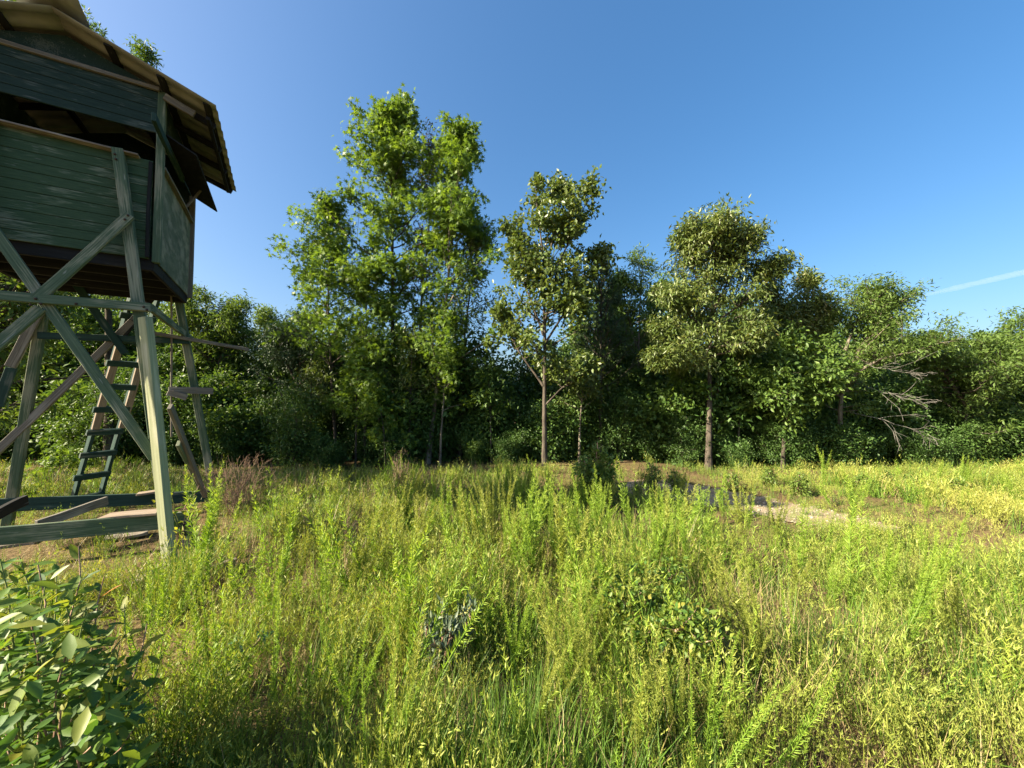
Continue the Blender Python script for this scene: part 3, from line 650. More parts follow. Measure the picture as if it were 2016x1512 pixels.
# --- wind-swept pale barked tree with bare white limbs
b = base_at(1650, 10.2)
L = lambda *q: [rel(b, *x) for x in q]
ws = tree('windswept_tree', 'leaning pale barked tree with bare white limbs swept right', 'tree', b, 14,
     [([(0, 0, 0)] + L((1658, 780, 10.2), (1690, 690, 10.2), (1760, 600, 10.1)), 1), ([*L((1660, 770, 10.2), (1690, 730, 10.0), (1770, 690, 9.8), (1850, 650, 9.7))], .9), ([*L((1664, 690, 10.2), (1695, 600, 10.3), (1720, 560, 10.3))], .8),
      ([*L((1690, 690, 10.2), (1740, 620, 10.3), (1790, 565, 10.3))], .8)],
     [(0, .35), (.4, .9), (.8, 1.0), (1, .5)], 36, 'fine', 'pale_bark', t0=.3, elev=(0, 45), leaf='lance', size=.11, lr=[.075, .05, .04, .04], m2=6, m3=3, k=7, flat=.7)
def dead(pts, seed, r_=.010):
    q = np.random.default_rng(seed); A = Acc(); P = resample(L(*pts), 10)[None] + 0
    P[0, 1:] += q.standard_normal((9, 3)) * .03; V_, F_ = tubes(P, (r_ * np.linspace(1, .25, 10))[None], 5); A.add(V_, F_)
    B, l_ = spawn(q, P, 9, .3, 1, 26, lambda t: .4 * (1.2 - t), 5, -.02, .12, np.array([2.2])); V_, F_ = tubes(B, np.linspace(.005, .002, 5)[None] * np.ones((len(B), 1)), 4); A.add(V_, F_)
    B2, _ = spawn(q, B, 3, .3, 1, 35, lambda t: .5 + 0 * t, 4, -.02, .15, l_); V_, F_ = tubes(B2, np.linspace(.005, .002, 4)[None] * np.ones((len(B2), 1)), 3); A.add(V_, F_)
    obj('dead_branch', A.mesh('dead_branch', M['white_bark'], True), ws)
dead([(1672, 812, 10.1), (1720, 822, 9.6), (1790, 842, 9.2), (1842, 862, 9.0)], 1)
dead([(1680, 752, 10.1), (1740, 772, 9.5), (1800, 790, 9.2), (1835, 800, 9.1)], 2, .008)
dead([(1690, 716, 10.1), (1760, 728, 9.5), (1816, 742, 9.2)], 3, .007)
# --- the far right
b = base_at(1905, 10.6)
tree('willow_oak_tree', 'fine leaved tree filling the wood edge right of the bare limbs', 'tree', b, 15,
     [([(0, 0, 0), rel(b, 1900, 760, 10.6), rel(b, 1905, 660, 10.6)], 1), ([rel(b, 1905, 800, 10.6), rel(b, 1860, 740, 10.4), rel(b, 1830, 690, 10.3)], .9), ([rel(b, 1905, 800, 10.6), rel(b, 1960, 740, 10.4), rel(b, 1985, 660, 10.3)], .9)],
     [(0, .8), (.4, 1.1), (.8, .9), (1, .4)], 40, 'fine', 'bark', t0=.2, elev=(0, 45), leaf='lance', size=.12, r0=.07)
b = base_at(2030, 11.0)
tree('willow_oak_tree', 'taller fine leaved tree at the far right edge of the photo', 'tree', b, 16,
     [([(0, 0, 0), rel(b, 2020, 740, 11), rel(b, 2010, 600, 11)], 1), ([rel(b, 2020, 800, 11), rel(b, 2080, 700, 11), rel(b, 2110, 610, 11)], .9)],
     [(0, .8), (.4, 1.2), (.8, 1.0), (1, .4)], 46, 'fine', 'bark', t0=.2, elev=(0, 45), leaf='lance', size=.12, r0=.07)
# --- left of the clump, and behind the stand
b = base_at(418, 12.0)
tree('willow_oak_tree', 'rounded fine leaved tree just right of the stand', 'tree', b, 17,
     [([(0, 0, 0), rel(b, 410, 700, 12), rel(b, 405, 535, 12)], 1), ([rel(b, 410, 760, 12), rel(b, 455, 660, 12), rel(b, 470, 590, 12)], .8), ([rel(b, 410, 760, 12), rel(b, 370, 660, 12), rel(b, 350, 560, 12)], .8)],
     [(0, .8), (.4, 1.1), (.8, .9), (1, .4)], 42, 'fine', 'bark', t0=.2, elev=(0, 50), leaf='lance', size=.13, r0=.06)
b = base_at(585, 11.6)
tree('cedar_tree', 'dark dense evergreen tree left of the tall clump', 'tree', b, 18,
     [([(0, 0, 0), rel(b, 590, 760, 11.6), rel(b, 588, 610, 11.6)], 1), ([rel(b, 588, 760, 11.6), rel(b, 555, 700, 11.6), rel(b, 545, 650, 11.6)], .8)], [(0, .9), (.5, 1.05), (.9, .7), (1, .3)], 46, 'pine', 'bark', t0=.15, elev=(0, 40), leaf='lance', size=.09, m3=4, k=9, r0=.05)
b = base_at(520, 13.5)
tree('willow_oak_tree', 'light green tree showing behind the dark evergreen', 'tree', b, 19,
     [([(0, 0, 0), rel(b, 520, 700, 13.5), rel(b, 522, 590, 13.5)], 1)], [(0, .9), (.5, 1.2), (1, .4)], 46, 'fine', 'bark', t0=.2, leaf='lance', size=.13, r0=.06)
b = base_at(215, 9.6)
tree('oak_tree', 'tall tree behind the stand whose twigs show above its roof', 'tree', b, 20,
     [([(0, 0, 0), rel(b, 215, 300, 9.6), rel(b, 180, 22, 9.6)], 1), ([rel(b, 213, 420, 9.6), rel(b, 255, 250, 9.6), rel(b, 290, 84, 9.6)], .7), ([rel(b, 213, 420, 9.6), rel(b, 120, 200, 9.6), rel(b, 30, -30, 9.6)], .8)],
     [(0, .5), (.4, .55), (.8, .5), (1, .25)], 34, 'mid', 'bark', t0=.3, elev=(20, 70), leaf='lance', size=.12, r0=.09)
b = base_at(120, 8.6)
tree('sapling', 'yellow green star leaved sapling growing behind the ladder', 'sapling', b, 21,
     [([(0, 0, 0), rel(b, 118, 930, 8.6), rel(b, 115, 880, 8.6)], 1)], [(0, .25), (.5, .4), (1, .2)], 12, 'gum', 'bark', t0=.3, elev=(0, 30), m2=3, m3=2, k=5, size=.13, r0=.012)

# --- slender young trees at the edge, mostly bare trunk
for k, (px, Y, yt, lx, lb_) in enumerate([(700, 10.4, 690, 6, 'thin bare trunked young tree left of the tallest tree trunk'), (748, 10.7, 660, -8, 'thin dark young tree close beside the tallest tree trunk'), (806, 10.5, 640, 4, 'thin straight young tree between the tall clump trunks'), (866, 10.4, 655, 12, 'pale thin young tree leaning right at the foot of the tall clump'),
        (968, 10.7, 700, -10, 'thin young tree in the gap left of the forked oak'), (1140, 10.6, 680, 6, 'thin young tree just right of the forked oak trunk'), (1345, 10.6, 690, -6, 'thin young tree just left of the round topped oak trunk'), (1452, 10.6, 680, 8, 'thin young tree just right of the round topped oak trunk'), (612, 10.6, 700, -5, 'thin young tree in front of the dark evergreen')]):
    b = base_at(px, Y)
    tree('young_tree', lb_, 'tree', b, 400 + k, [([(0, 0, 0), rel(b, px + lx * .4, 800, Y), rel(b, px + lx, yt, Y)], 1)], [(0, .4), (.5, .75), (1, .3)], 20, ('gum', 'mid', 'oak')[k % 3], ('bark', 'pale_bark')[k % 2], t0=.45, elev=(0, 45), m2=4, m3=3, k=5, leaf=('star', 'oval', 'lance')[k % 3], size=.13, r0=.028)
# --- undergrowth at the wood's edge, and the wood behind
def bush_leaders(seed, n, h, spread_):
    q = np.random.default_rng(seed); out = []
    for i in range(n):
        a = i * 2 * math.pi / n + q.uniform(-.4, .4); s = spread_ * q.uniform(.3, 1); hh = h * q.uniform(.65, 1)
        out.append(([(0, 0, 0), (math.cos(a) * s * .5, math.sin(a) * s * .5, hh * .5), (math.cos(a) * s, math.sin(a) * s, hh)], 1))
    return out
shr = []
for i, (h, s, mt, lf, sz) in enumerate([(2.6, .9, 'dark', 'oval', .11), (2.2, 1.0, 'mid', 'broad', .11), (3.0, .9, 'dark', 'lance', .12), (2.0, .9, 'dark', 'broad', .09), (3.2, 1.0, 'mid', 'oval', .12)]):
    shr.append(tree('understory_shrub', 'x', 'shrub', (0, 0, -50), 40 + i, bush_leaders(40 + i, 7, h, s), [(0, .45), (.5, .65), (1, .4)], 17, mt, 'bark', t0=.05, elev=(0, 40), m2=5, m3=2, k=6, leaf=lf, size=sz, r0=.018, spread=.12))
q = np.random.default_rng(5)
used = set(); n_s = 0
SH_LABEL = ['leafy dark shrub in the undergrowth ', 'broad leaved green shrub in the undergrowth ', 'tall narrow leaved dark shrub in the undergrowth ', 'low small leaved dark shrub in the undergrowth ', 'tall oval leaved green shrub in the undergrowth ']
ZONES = [(170, 'behind the ladder of the stand'), (340, 'behind the right legs of the stand'), (520, 'just right of the stand'), (640, 'below the dark evergreen'), (780, 'left below the tallest tree'), (940, 'right below the tall clump'), (1080, 'left of the forked oak trunk'), (1200, 'behind the bush at the path'), (1330, 'beyond the path head'), (1460, 'around the round topped oak trunk'),
         (1600, 'below the bright spreading tree'), (1720, 'at the leaning tree foot'), (1860, 'below the bare white limbs'), (9999, 'at the far right')]
def zone(px): return next(n for lim, n in ZONES if px < lim)
for px in np.arange(-60, 2120, 46):
    for row in range(3):
        k = int(q.integers(0, 5)); Y = (10.3, 11.3, 12.4)[row] + q.uniform(-.35, .5); x_ = px + q.uniform(-30, 30)
        if row == 0:
            if min(abs(x_ - 1072), abs(x_ - 1396), abs(x_ - 838)) < 40 or q.random() < .25: continue
            if 1150 < x_ < 1330: Y += 1.2
            if q.random() < .5: k = 3
        p = base_at(x_, Y); sc = q.uniform(.45, 1.1) * (.8, 1.2, 1.55)[row]; rz = q.uniform(0, 6.28)
        g = 'undergrowth shrubs along the wood edge'
        if k in used: copy_tree(shr[k], p, rz, sc, SH_LABEL[k] + zone(x_), g)
        else:
            used.add(k); o = shr[k]; o['label'] = SH_LABEL[k] + zone(x_); o['group'] = g
            o.matrix_basis = Matrix.Translation(Vector(p)) @ Matrix.Rotation(rz, 4, 'Z') @ Matrix.Scale(sc, 4)
SKY = [(-300, 470), (330, 530), (400, 560), (480, 610), (540, 605), (620, 600), (760, 620), (900, 690), (1000, 700), (1090, 650), (1150, 560), (1230, 515), (1300, 520), (1420, 560), (1500, 555), (1600, 550), (1650, 565), (1720, 580), (1800, 615), (1880, 640), (2000, 620), (2300, 600)]
bgt = []
for i, (mt, lf, sz) in enumerate([('mid', 'oval', .15), ('dark', 'broad', .14), ('fine', 'lance', .15), ('mid', 'broad', .15)]):
    bgt.append(tree('wood_tree', 'x', 'tree', (0, 0, -50), 60 + i, [([(0, 0, 0), (.1, 0, 3), (0, .1, 6)], 1), ([(0, 0, 1.6), (.6, .2, 3), (.9, .3, 4.6)], .8), ([(0, 0, 1.6), (-.6, -.3, 3), (-.9, -.2, 4.4)], .8)],
                    [(0, 1.0), (.4, 1.2), (.8, 1.0), (1, .4)], 36, mt, 'bark', t0=.08, elev=(0, 50), m2=6, m3=2, k=6, leaf=lf, size=sz, r0=.08))
BG_LABEL = ['oval leaved tree ', 'dark broad leaved tree ', 'pale narrow leaved tree ', 'broad leaved mid green tree ']
ROWS = ['in the wood, ', 'deeper in the wood, ', 'deepest in the wood, ']
used = set()
for row, Y0 in enumerate((13.0, 16.0, 20.0)):
    for px in np.arange(-160, 2200, 85 if row == 0 else 105):
        x_ = px + q.uniform(-35, 35); Y = Y0 + q.uniform(-.8, 1.2); k = int(q.integers(0, 4))
        ys_ = np.interp(x_, [s[0] for s in SKY], [s[1] for s in SKY]) + q.uniform(-5, 45)
        p = base_at(x_, Y); h = at(x_, ys_, Y).z; lbl_ = BG_LABEL[k] + ROWS[row] + zone(x_); sz = h / 6.2; sc = min(max(sz, .75), 1.25); rz = q.uniform(0, 6.28)
        g = 'trees in the wood behind the edge'
        if k in used: copy_tree(bgt[k], p, rz, sc, lbl_, g, sz)
        else:
            used.add(k); o = bgt[k]; o['label'] = lbl_; o['group'] = g
            o.matrix_basis = Matrix.Translation(Vector(p)) @ Matrix.Rotation(rz, 4, 'Z') @ Matrix.Diagonal((sc, sc, sz, 1))

SHADE_LABEL = 'tree standing left of the stand, shading it'
for x_, y_, k, sz in ((-9.6, 6.4, 2, 1.15), (-10.4, 7.7, 2, 1.35)):
    copy_tree(bgt[k], (x_, y_, 0), x_, 1.25, {6.4: 'foremost', 7.7: 'rearmost', 6.9: 'outermost'}[y_] + ' of the two trees left of the stand', 'trees left of the stand', sz)

# ------------------------------------------------------------------ field plants
def fennel_mesh(seed, n_st, h, bushy=1.0, fine=1.0):
    """feathery upright weed: several bottle-brush stems"""
    r = np.random.default_rng(seed); A = Acc()
    az = r.uniform(0, 6.28, n_st); lean = r.uniform(.05, .38, n_st); lean[0] = .05
    d = np.stack([np.cos(az) * np.sin(lean), np.sin(az) * np.sin(lean), np.cos(lean)], 1)
    Ln = h * r.uniform(.6, 1, n_st); Ln[0] = h
    st = np.zeros((n_st, 3)); st[:, 2] = h * r.uniform(0, .35, n_st); st[:, :2] = d[:, :2] * .12 * r.uniform(0, 1, (n_st, 1)); st[0] = 0
    Ln = np.minimum(Ln, h - st[:, 2] * .8)
    P = walk(r, st, d, Ln, 8, .06, .06)
    V_, F_ = tubes(P, .0035 * np.linspace(1, .35, 8)[None] * np.ones((n_st, 1)), 4); A.add(V_, F_, np.full(len(V_), .35))
    k = int(210 * bushy * h)
    idx = np.repeat(np.arange(n_st), k); t = r.uniform(.12, 1, len(idx)) ** .85
    p, tn = interp_poly(P, idx, t)
    q_ = r.standard_normal((len(idx), 3)); q_ = nrm(q_ - tn * (q_ * tn).sum(1, keepdims=True))
    dd = tn * r.uniform(.5, 1.1, (len(idx), 1)) + q_; dd[:, 2] += .15
    ln = (.022 + .036 * np.sin(np.clip(t, 0, 1) * 3.0)) * r.uniform(.6, 1.2, len(idx)) * (1.05 - .35 * t) * fine
    V_, F_, tt = place('lance', p, dd, r.standard_normal((len(idx), 3)), ln, np.clip(.15 + .6 * t + .25 * r.uniform(0, 1, len(idx)), 0, 1), .42); A.add(V_, F_, tt)
    return A.mesh('feathery_weed', M['fennel' if seed % 3 else 'fennel_pale'])
FM = [fennel_mesh(100 + i, n, h) for i, (n, h) in enumerate([(5, 1.0), (3, .85), (8, 1.05), (4, .7), (2, .75), (6, .9), (10, 1.1), (3, .55)])]
FH = [1.0, .85, 1.05, .7, .75, .9, 1.1, .55]
FINE = [fennel_mesh(150 + i, n, h, 1.7, .62) for i, (n, h) in enumerate([(5, 1.0), (3, .85), (8, 1.05), (4, .7), (2, .75), (6, .9), (10, 1.1), (3, .55)])]
def fennel(k, x, y, h, rz, label, group=None, tilt=(0, 0)):
    o = obj('feathery_weed', (FINE if y < 2.5 else FM)[k]); s = h / FH[k]
    o.matrix_basis = Matrix.Translation((x, y, gzf(x, y) - .02)) @ Matrix.Rotation(tilt[0], 4, 'Y') @ Matrix.Rotation(tilt[1], 4, 'X') @ Matrix.Rotation(rz, 4, 'Z') @ Matrix.Diagonal((s * .95 + .05, s * .95 + .05, s, 1))
    tag(o, label, 'weed', group); return o
def weed_px(k, px, ytop, Y, rz, label, tilt=(0, 0)):
    p = at(px, ytop, Y); fennel(k, p.x, Y, p.z - gzf(p.x, Y), rz, label, 'single feathery weeds', tilt)
weed_px(6, 402, 922, 3.2, .3, 'tallest feathery weed, right beside the front leg of the stand')
weed_px(2, 352, 1092, 2.9, 1.3, 'feathery weed with spread stems in front of the stand leg foot')
weed_px(1, 462, 1085, 3.0, 2, 'slim feathery weed beside the squared timber end')
weed_px(5, 592, 1040, 3.4, 4, 'feathery weed standing alone left of centre before the tower shade')
weed_px(0, 640, 1085, 2.9, 1, 'feathery weed just right of the lone one, left of centre')
weed_px(2, 835, 968, 4.3, 2.5, 'tall feathery weed with fanned tips below the slender brown tinged tree')
weed_px(6, 905, 950, 4.6, .5, 'bushy feathery weed below the dark tree right of the tall clump')
weed_px(2, 1010, 985, 4.2, 3.3, 'feathery weed just left of the forked oak trunk')
weed_px(6, 1180, 958, 4.4, 1.9, 'broad feathery weed standing in front of the leafy bush at the path end')
weed_px(0, 1095, 1000, 3.9, .2, 'feathery weed just right of the forked oak trunk')
weed_px(5, 690, 1200, 1.9, 2.2, 'near feathery weed with stems fanned out, bottom left of centre')
weed_px(2, 742, 1290, 1.55, 5, 'large near feathery weed at the bottom edge, left of the grey leaved plant', (.12, 0))
weed_px(3, 1255, 1235, 1.75, .9, 'near feathery weed in front of the dark round leaved bush')
weed_px(4, 1350, 1255, 1.6, 2.9, 'arching feathery stem leaning right over the bush shade', (.55, 0))
weed_px(4, 1470, 1225, 1.75, .2, 'arching feathery stem right of the bush shade', (.5, .1))
weed_px(1, 1385, 1228, 1.7, 1.2, 'upright thin feathery weed between the two arching stems')
weed_px(3, 250, 1215, 1.9, 1.2, 'small feathery weed right of the broad leaved bush')
q = np.random.default_rng(77); n_f = 0
def weed_label(k, px, y, h):
    pale = (150 + k if y < 2.5 else 100 + k) % 3 == 0
    return ('tall ' if h > .62 else 'short ' if h < .4 else '') + ('pale yellow ' if pale else 'bright green ') + 'feathery weed ' + ('in the near foreground ' if y < 2.8 else 'in mid field ' if y < 4.8 else 'in the far field ') + \
        next(n for lim, n in ((520, 'before the stand'), (780, 'left of the grey leaved plant'), (980, 'around the grey leaved plant'), (1180, 'left of the dark round leaved bush'), (1480, 'around the dark round leaved bush'), (1720, 'right of the dark round leaved bush'), (9999, 'at the right side')) if px < lim)
while n_f < 260:
    y = 1.7 + 6.3 * q.random() ** .8; px = q.uniform(280, 2040); x = (px - CX) / F * y
    w_ = np.interp(px, [250, 560, 850, 1300, 1550, 2040], [.35, .8, 1, .9, .3, .22])
    if q.random() > w_: continue
    pd, _ = path_dist(np.array([x]), np.array([y]))
    if pd[0] < .1 or (x < -2.2 and y > 3.3): continue
    k_, h_ = int(q.integers(0, 8)), (.34 + .72 * q.random() ** 1.2) * (1 if y < 5 else .8)
    fennel(k_, x, y, h_, q.uniform(0, 6.28), weed_label(k_, px, y, h_), 'feathery weeds scattered through the field', (q.normal(.06, .2), q.normal(0, .16))); n_f += 1

# --- ground cover, uncountable
def proto_weed(seed, n_st=11, h=.34, lod=0):
    r = np.random.default_rng(seed); A = Acc(); az = r.uniform(0, 6.28, n_st); ln = r.uniform(.1, .6, n_st)
    d = np.stack([np.cos(az) * np.sin(ln), np.sin(az) * np.sin(ln), np.cos(ln)], 1); st = np.zeros((n_st, 3)); st[:, :2] = r.uniform(-.05, .05, (n_st, 2))
    Ln = h * r.uniform(.6, 1.1, n_st); P = walk(r, st, d, Ln, 5, .08, .12)
    if lod < 1:
        V_, F_ = tubes(P[:, ::2], np.full((n_st, 3), .0017), 3); A.add(V_, F_, np.full(len(V_), .75))
    B, _ = spawn(r, P, (4, 3, 2, 2)[lod], .35, .95, 35, lambda t: .35 + 0 * t, 3, .06, .12, Ln)
    for Q, k in ((P, (13, 11, 6, 3)[lod]), (B, (7, 6, 4, 2)[lod])):
        idx = np.repeat(np.arange(len(Q)), k); t = r.uniform(.2, 1, len(idx)); p, tn = interp_poly(Q, idx, t)
        dd = tn * 1.2 + r.standard_normal((len(idx), 3)) * .5; dd[:, 2] += .25
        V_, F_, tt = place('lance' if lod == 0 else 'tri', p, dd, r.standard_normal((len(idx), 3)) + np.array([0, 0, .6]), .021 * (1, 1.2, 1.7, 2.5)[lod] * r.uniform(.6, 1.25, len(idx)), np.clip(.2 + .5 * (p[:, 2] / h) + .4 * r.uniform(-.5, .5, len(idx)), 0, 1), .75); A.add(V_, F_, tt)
    return A
def proto_grass(seed, n=26, h=.4, wide=.05, spread_=.05, lean=.45, ns=5):
    r = np.random.default_rng(seed); A = Acc(); st = np.zeros((n, 3)); st[:, :2] = r.standard_normal((n, 2)) * spread_
    az = r.uniform(0, 6.28, n); ln = np.abs(r.standard_normal(n)) * lean
    d = np.stack([np.cos(az) * np.sin(ln), np.sin(az) * np.sin(ln), np.cos(ln)], 1); Ln = h * r.uniform(.45, 1.1, n)
    P = walk(r, st, d, Ln, 5, -.06, .08); side = nrm(np.cross(d, np.array([0, 0, 1.]) + .01 * r.standard_normal((n, 3))))
    P = P[:, ::1 if ns == 5 else 2]; wv = .0028 * (wide / .05) * np.array([1, .95, .8, .5, .05] if ns == 5 else [1, .8, .08])[None, :, None]
    V_ = np.stack([P - side[:, None] * wv, P + side[:, None] * wv], 2).reshape(-1, 3)
    b_ = (np.arange(n) * 2 * ns)[:, None] + np.arange(ns - 1)[None] * 2; F_ = np.stack([b_, b_ + 1, b_ + 3, b_ + 2], -1).reshape(-1, 4)
    A.add(V_, F_, np.clip(np.repeat(r.uniform(0, 1, n), 2 * ns), 0, 1)); return A
def scatter(name, label, protos, mat, P, rot, scl, tint, lod):
    """bake the plants into one mesh; protos[lod] = list of (V, F dict, tint)"""
    A = Acc(); q = np.random.default_rng(len(P))
    for lv_ in range(len(protos)):
        sel = np.where(lod == lv_)[0]; kind = q.integers(0, len(protos[lv_]), len(sel))
        for k, pa in enumerate(protos[lv_]):
            ii = sel[kind == k]
            if not len(ii): continue
            V0, T0 = np.concatenate(pa.V), np.concatenate(pa.T)
            c, sn = np.cos(rot[ii, 2])[:, None], np.sin(rot[ii, 2])[:, None]
            X = V0[None, :, 0] * c - V0[None, :, 1] * sn; Y = V0[None, :, 0] * sn + V0[None, :, 1] * c; Z = np.broadcast_to(V0[None, :, 2], X.shape)
            X, Y = X + Z * rot[ii, 0][:, None], Y + Z * rot[ii, 1][:, None]
            VV = np.stack([X, Y, Z], -1) * scl[ii][:, None, None] + P[ii][:, None]
            TT = np.clip(.45 * T0[None] + .55 * tint[ii][:, None], 0, 1)
            base = A.n; nv = len(V0)
            A.V.append(VV.reshape(-1, 3)); A.T.append(TT.reshape(-1)); A.n += VV.shape[0] * nv
            o0 = 0
            for f in pa.F:
                A.F.append((f[None] + (base + np.arange(len(ii)) * nv)[:, None, None]).reshape(-1, f.shape[1]))
    return tag(obj(name, A.mesh(name, mat)), label, None, None, 'stuff')
def vnoise(x, y, s, seed):
    q = np.random.default_rng(seed); v = 0
    for k in range(6):
        a = q.uniform(0, 6.28); f = s * q.uniform(.6, 1.8); v = v + np.sin(x * f * math.cos(a) + y * f * math.sin(a) + q.uniform(0, 6.28))
    return v / 6
def sample(n, y0, y1, seed, keep, p=.5):
    q = np.random.default_rng(seed); xs_, ys_ = [], []; tot = 0
    while tot < n:
        y = np.sqrt(q.uniform(y0 ** 2, y1 ** 2, 6000)); x = q.uniform(-1.42, 1.42, 6000) * y + q.uniform(-.4, .4, 6000)
        w_ = keep(x, y); m_ = q.random(6000) < w_; xs_.append(x[m_]); ys_.append(y[m_]); tot += m_.sum()
    x = np.concatenate(xs_)[:n]; y = np.concatenate(ys_)[:n]
    return x, y, q
def stand_ab(x, y):
    dx, dy = x - C0.x, y - C0.y
    return dx * U.x + dy * U.y, dx * Vd.x + dy * Vd.y
def field(x, y):
    pd, k = path_dist(x, y); m_ = np.where(pd < 0, np.clip(np.where(k > 26, .3, .07) + np.clip((pd + .42) / .42, 0, 1) ** 1.5 * .9, 0, 1), 1.0)
    a, b = stand_ab(x, y); shade = (a > -2.2) & (a < .45) & (b > -.6) & (b < 2.2)
    return m_ * np.where(shade, .45, 1.0) * np.clip((10.2 - y) / 1.2, 0, 1)
def put(name, label, protos, mat, n, y0, y1, seed, keep, s0, s1, tintf):
    x, y, q = sample(n, y0, y1, seed, keep)
    pd, _ = path_dist(x, y); hs = np.clip(.42 + pd * .3, .38, 1) * np.clip(1.12 - .05 * y, .6, 1)
    a, b = stand_ab(x, y); hs = np.where((a > -2.6) & (a < .8) & (b > -.7) & (b < 3), hs * .55, hs)
    hs = hs * np.clip(.82 + .75 * vnoise(x, y, 3.2, 51) + .45 * vnoise(x, y, 9, 52), .42, 1.4)
    lod = np.where(y < 2.0, 0, np.where(y < 3.6, 1, np.where(y < 6, 2, 3)))
    scatter(name, label, protos, M[mat], np.stack([x, y, gz(x, y) - .01], 1), np.stack([q.normal(0, .12, n), q.normal(0, .12, n), q.uniform(0, 6.28, n)], 1), np.minimum(q.uniform(s0, s1, n) * hs, np.interp(y, [1.2, 2.6], [.95, 2.5])), tintf(x, y, q), lod)
dens = lambda x, y: field(x, y) * np.clip(1.25 - y * .075, .3, 1)
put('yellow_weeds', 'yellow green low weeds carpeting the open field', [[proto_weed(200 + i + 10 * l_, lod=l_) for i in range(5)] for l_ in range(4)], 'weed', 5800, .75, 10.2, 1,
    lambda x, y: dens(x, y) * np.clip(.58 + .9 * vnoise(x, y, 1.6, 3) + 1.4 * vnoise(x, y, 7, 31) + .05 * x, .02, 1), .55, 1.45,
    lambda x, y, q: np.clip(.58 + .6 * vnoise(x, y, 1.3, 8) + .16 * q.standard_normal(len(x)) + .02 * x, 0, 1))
def proto_feather(seed, lod):
    r = np.random.default_rng(seed); A = Acc(); n_ = 3; az = r.uniform(0, 6.28, n_); ln = r.uniform(.05, .45, n_)
    d = np.stack([np.cos(az) * np.sin(ln), np.sin(az) * np.sin(ln), np.cos(ln)], 1); st = np.zeros((n_, 3)); st[:, :2] = r.uniform(-.06, .06, (n_, 2)); P = walk(r, st, d, .45 * r.uniform(.6, 1.1, n_), 6, .03, .09)
    idx = np.repeat(np.arange(n_), (70, 46, 28, 16)[lod]); t = r.uniform(.08, 1, len(idx)); p, tn = interp_poly(P, idx, t); q_ = r.standard_normal((len(idx), 3)); q_ = nrm(q_ - tn * (q_ * tn).sum(1, keepdims=True))
    V_, F_, tt = place('tri', p, tn * .9 + q_ * .8, r.standard_normal((len(idx), 3)), (.034, .04, .052, .07)[lod] * (1.1 - .5 * t) * r.uniform(.6, 1.2, len(idx)), np.clip(.2 + .6 * t + .2 * r.uniform(-1, 1, len(idx)), 0, 1), .55); A.add(V_, F_, tt); return A
put('young_feathery_weeds', 'young lime green feathery weeds growing thickly through the field', [[proto_feather(260 + i + 10 * l_, l_) for i in range(5)] for l_ in range(4)], 'fennel', 2600, .8, 9.5, 4,
    lambda x, y: dens(x, y) * np.clip(.3 + 1.5 * vnoise(x, y, 1.6, 41) + 1.0 * vnoise(x, y, 6, 42) - .05 * np.abs(x - .3), .01, 1), .6, 1.7, lambda x, y, q: np.clip(.5 + .3 * q.standard_normal(len(x)), 0, 1))
put('grass', 'thin green grass blades growing through the field weeds', [[proto_grass(220 + i + 10 * l_, n_, .42, w_, ns=5 if l_ == 0 else 3) for i in range(4)] for l_, (n_, w_) in enumerate(((44, .04), (30, .05), (16, .07), (9, .10)))], 'grass', 5000, .75, 10.2, 2,
    lambda x, y: dens(x, y) * np.clip(.35 + .9 * vnoise(x, y, 1.0, 5) + 1.4 * vnoise(x, y, 7, 32) + .03 * y, .02, 1), .6, 1.3, lambda x, y, q: np.clip(.5 + .45 * vnoise(x, y, .9, 12) + .2 * q.standard_normal(len(x)), 0, 1))
put('dry_grass', 'dry straw coloured grass stalks among the field weeds', [[proto_grass(240 + i + 10 * l_, n_, .42, w_, .06, .6, ns=5 if l_ == 0 else 3) for i in range(4)] for l_, (n_, w_) in enumerate(((20, .028), (16, .033), (11, .05), (7, .08)))], 'straw', 5200, .75, 10.0, 3,
    lambda x, y: dens(x, y) * np.clip(.45 + 1.0 * vnoise(x, y, .8, 6) - .05 * x + np.where((y > 3.2) & (x < .5), .75, 0), .08, 1), .45, 1.25, lambda x, y, q: q.uniform(0, 1, len(x)))

